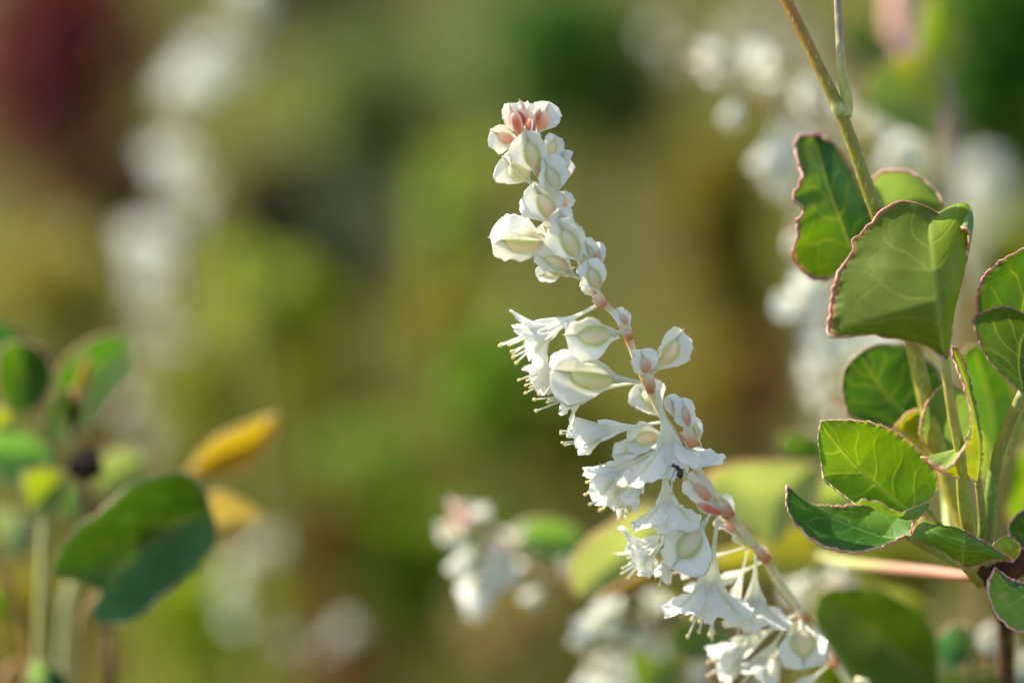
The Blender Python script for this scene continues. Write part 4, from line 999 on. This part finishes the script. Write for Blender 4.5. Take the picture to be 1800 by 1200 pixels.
clump('low_bush', 'very blurred olive yellow plant behind the middle white flowers', B, 1000, 800, 420, 280, 200, 220, 40, c2((142, 140, 36)), 113)
clump('low_bush', 'very blurred dusky maroon plant low behind the upright flower stalk', B, 1375, 705, 400, 100, 90, 110, 30, c2((100, 62, 52)), 114)
clump('low_bush', 'very blurred dry olive yellow plant above the left leafy shrub', B, 90, 540, 520, 330, 160, 220, 42, c2((144, 138, 64)), 115)
clump('low_bush', 'very blurred tan dry plant under the pink tipped spray', B, 910, 1140, 380, 190, 160, 180, 38, c2((158, 142, 98)), 116)
clump('low_bush', 'very blurred red brown dry plant at the lower edge of the soil', B, 650, 1200, 520, 320, 80, 180, 36, c2((134, 84, 60)), 117)
clump('low_bush', 'very blurred yellow green plant behind the right leafy shrub', B, 1760, 480, 260, 220, 170, 140, 40, c2((132, 140, 20)), 118)

clump('low_bush', 'very blurred lime green low plant under the big heart shaped leaf', B, 340, 1130, 330, 250, 180, 220, 42, c2((136, 152, 16)), 126)
clump('low_bush', 'very blurred yellow green plant between the tall faint stalk and the yellow leaf', B, 370, 730, 420, 170, 170, 160, 40, c2((138, 142, 16)), 127)
clump('low_bush', 'very blurred mustard plant at the foot of the cut brown stem', B, 40, 1130, 200, 200, 200, 140, 40, c2((150, 138, 40)), 128)
clump('low_bush', 'very blurred olive plant under the yellow leaf', B, 560, 760, 520, 260, 200, 260, 40, c2((124, 118, 36)), 129)
clump('low_bush', 'very blurred yellow green plant under the pink runner', B, 1600, 1070, 170, 240, 110, 160, 40, c2((126, 130, 26)), 130)
clump('low_bush', 'very blurred olive plant right of the middle white flowers', B, 1290, 720, 480, 220, 160, 220, 40, c2((128, 112, 34)), 131)

def stone(label, px, py, w, h, col, seed):
    g = G(px, py); z = (g - CO).dot(CF); s = W / 1800 * z / D
    mb = MB(); vs = []
    for i in range(13):
        th = math.pi * i / 12
        for k in range(20):
            a = 2 * math.pi * k / 20
            p = Vector((math.sin(th) * math.cos(a), math.sin(th) * math.sin(a), math.cos(th)))
            q = p * (1 + .22 * noise.noise(p * 1.7 + Vector((seed, 0, 0))) + .08 * noise.noise(p * 5))
            vs.append((q.x * w * s / 2, q.y * w * s * .4, q.z * h * s * .55 + h * s * .35))
    mb.add(vs, grid(13, 20, True), [col] * len(vs))
    o = mb.build('stone', M_STONE); o.location = (g.x, g.y, 0); o['label'] = label; o['category'] = 'stone'
stone('very blurred dark grey stone lying on the soil', 610, 450, 240, 200, lin((92, 94, 88)), 3)

# short grass and dry stalks over the soil, nobody could count them
def grass():
    rnd = random.Random(77); mb = MB()
    for i in range(9000):
        y = rnd.uniform(.75, 4.6); x = rnd.uniform(-.35, .35) * (y + .3)
        dn = noise.noise(Vector((x * 4.2, y * 3.0, 8)))
        if dn < -0.12 and rnd.random() < .85: continue
        h = rnd.uniform(.012, .045); a = rnd.uniform(0, 6.28); w = rnd.uniform(.0012, .003)
        o = Vector((math.cos(a), math.sin(a), 0)); sd = Vector((-o.y, o.x, 0))
        c = rnd.choice((lin((84, 96, 24)), lin((100, 92, 36)), lin((72, 88, 20)), lin((92, 78, 34))))
        b = Vector((x, y, -.004))
        vs = [b - sd * w, b + sd * w, b + o * h * .25 + Vector((0, 0, h * .6)) - sd * w * .7, b + o * h * .25 + Vector((0, 0, h * .6)) + sd * w * .7, b + o * h * .8 + Vector((0, 0, h))]
        mb.add(vs, [(0, 1, 3, 2), (2, 3, 4)], [c] * 5)
    o = mb.build('grass', M_FOLI); o['kind'] = 'stuff'; o['label'] = 'short dry green grass growing over the soil'; o['category'] = 'grass'
grass()
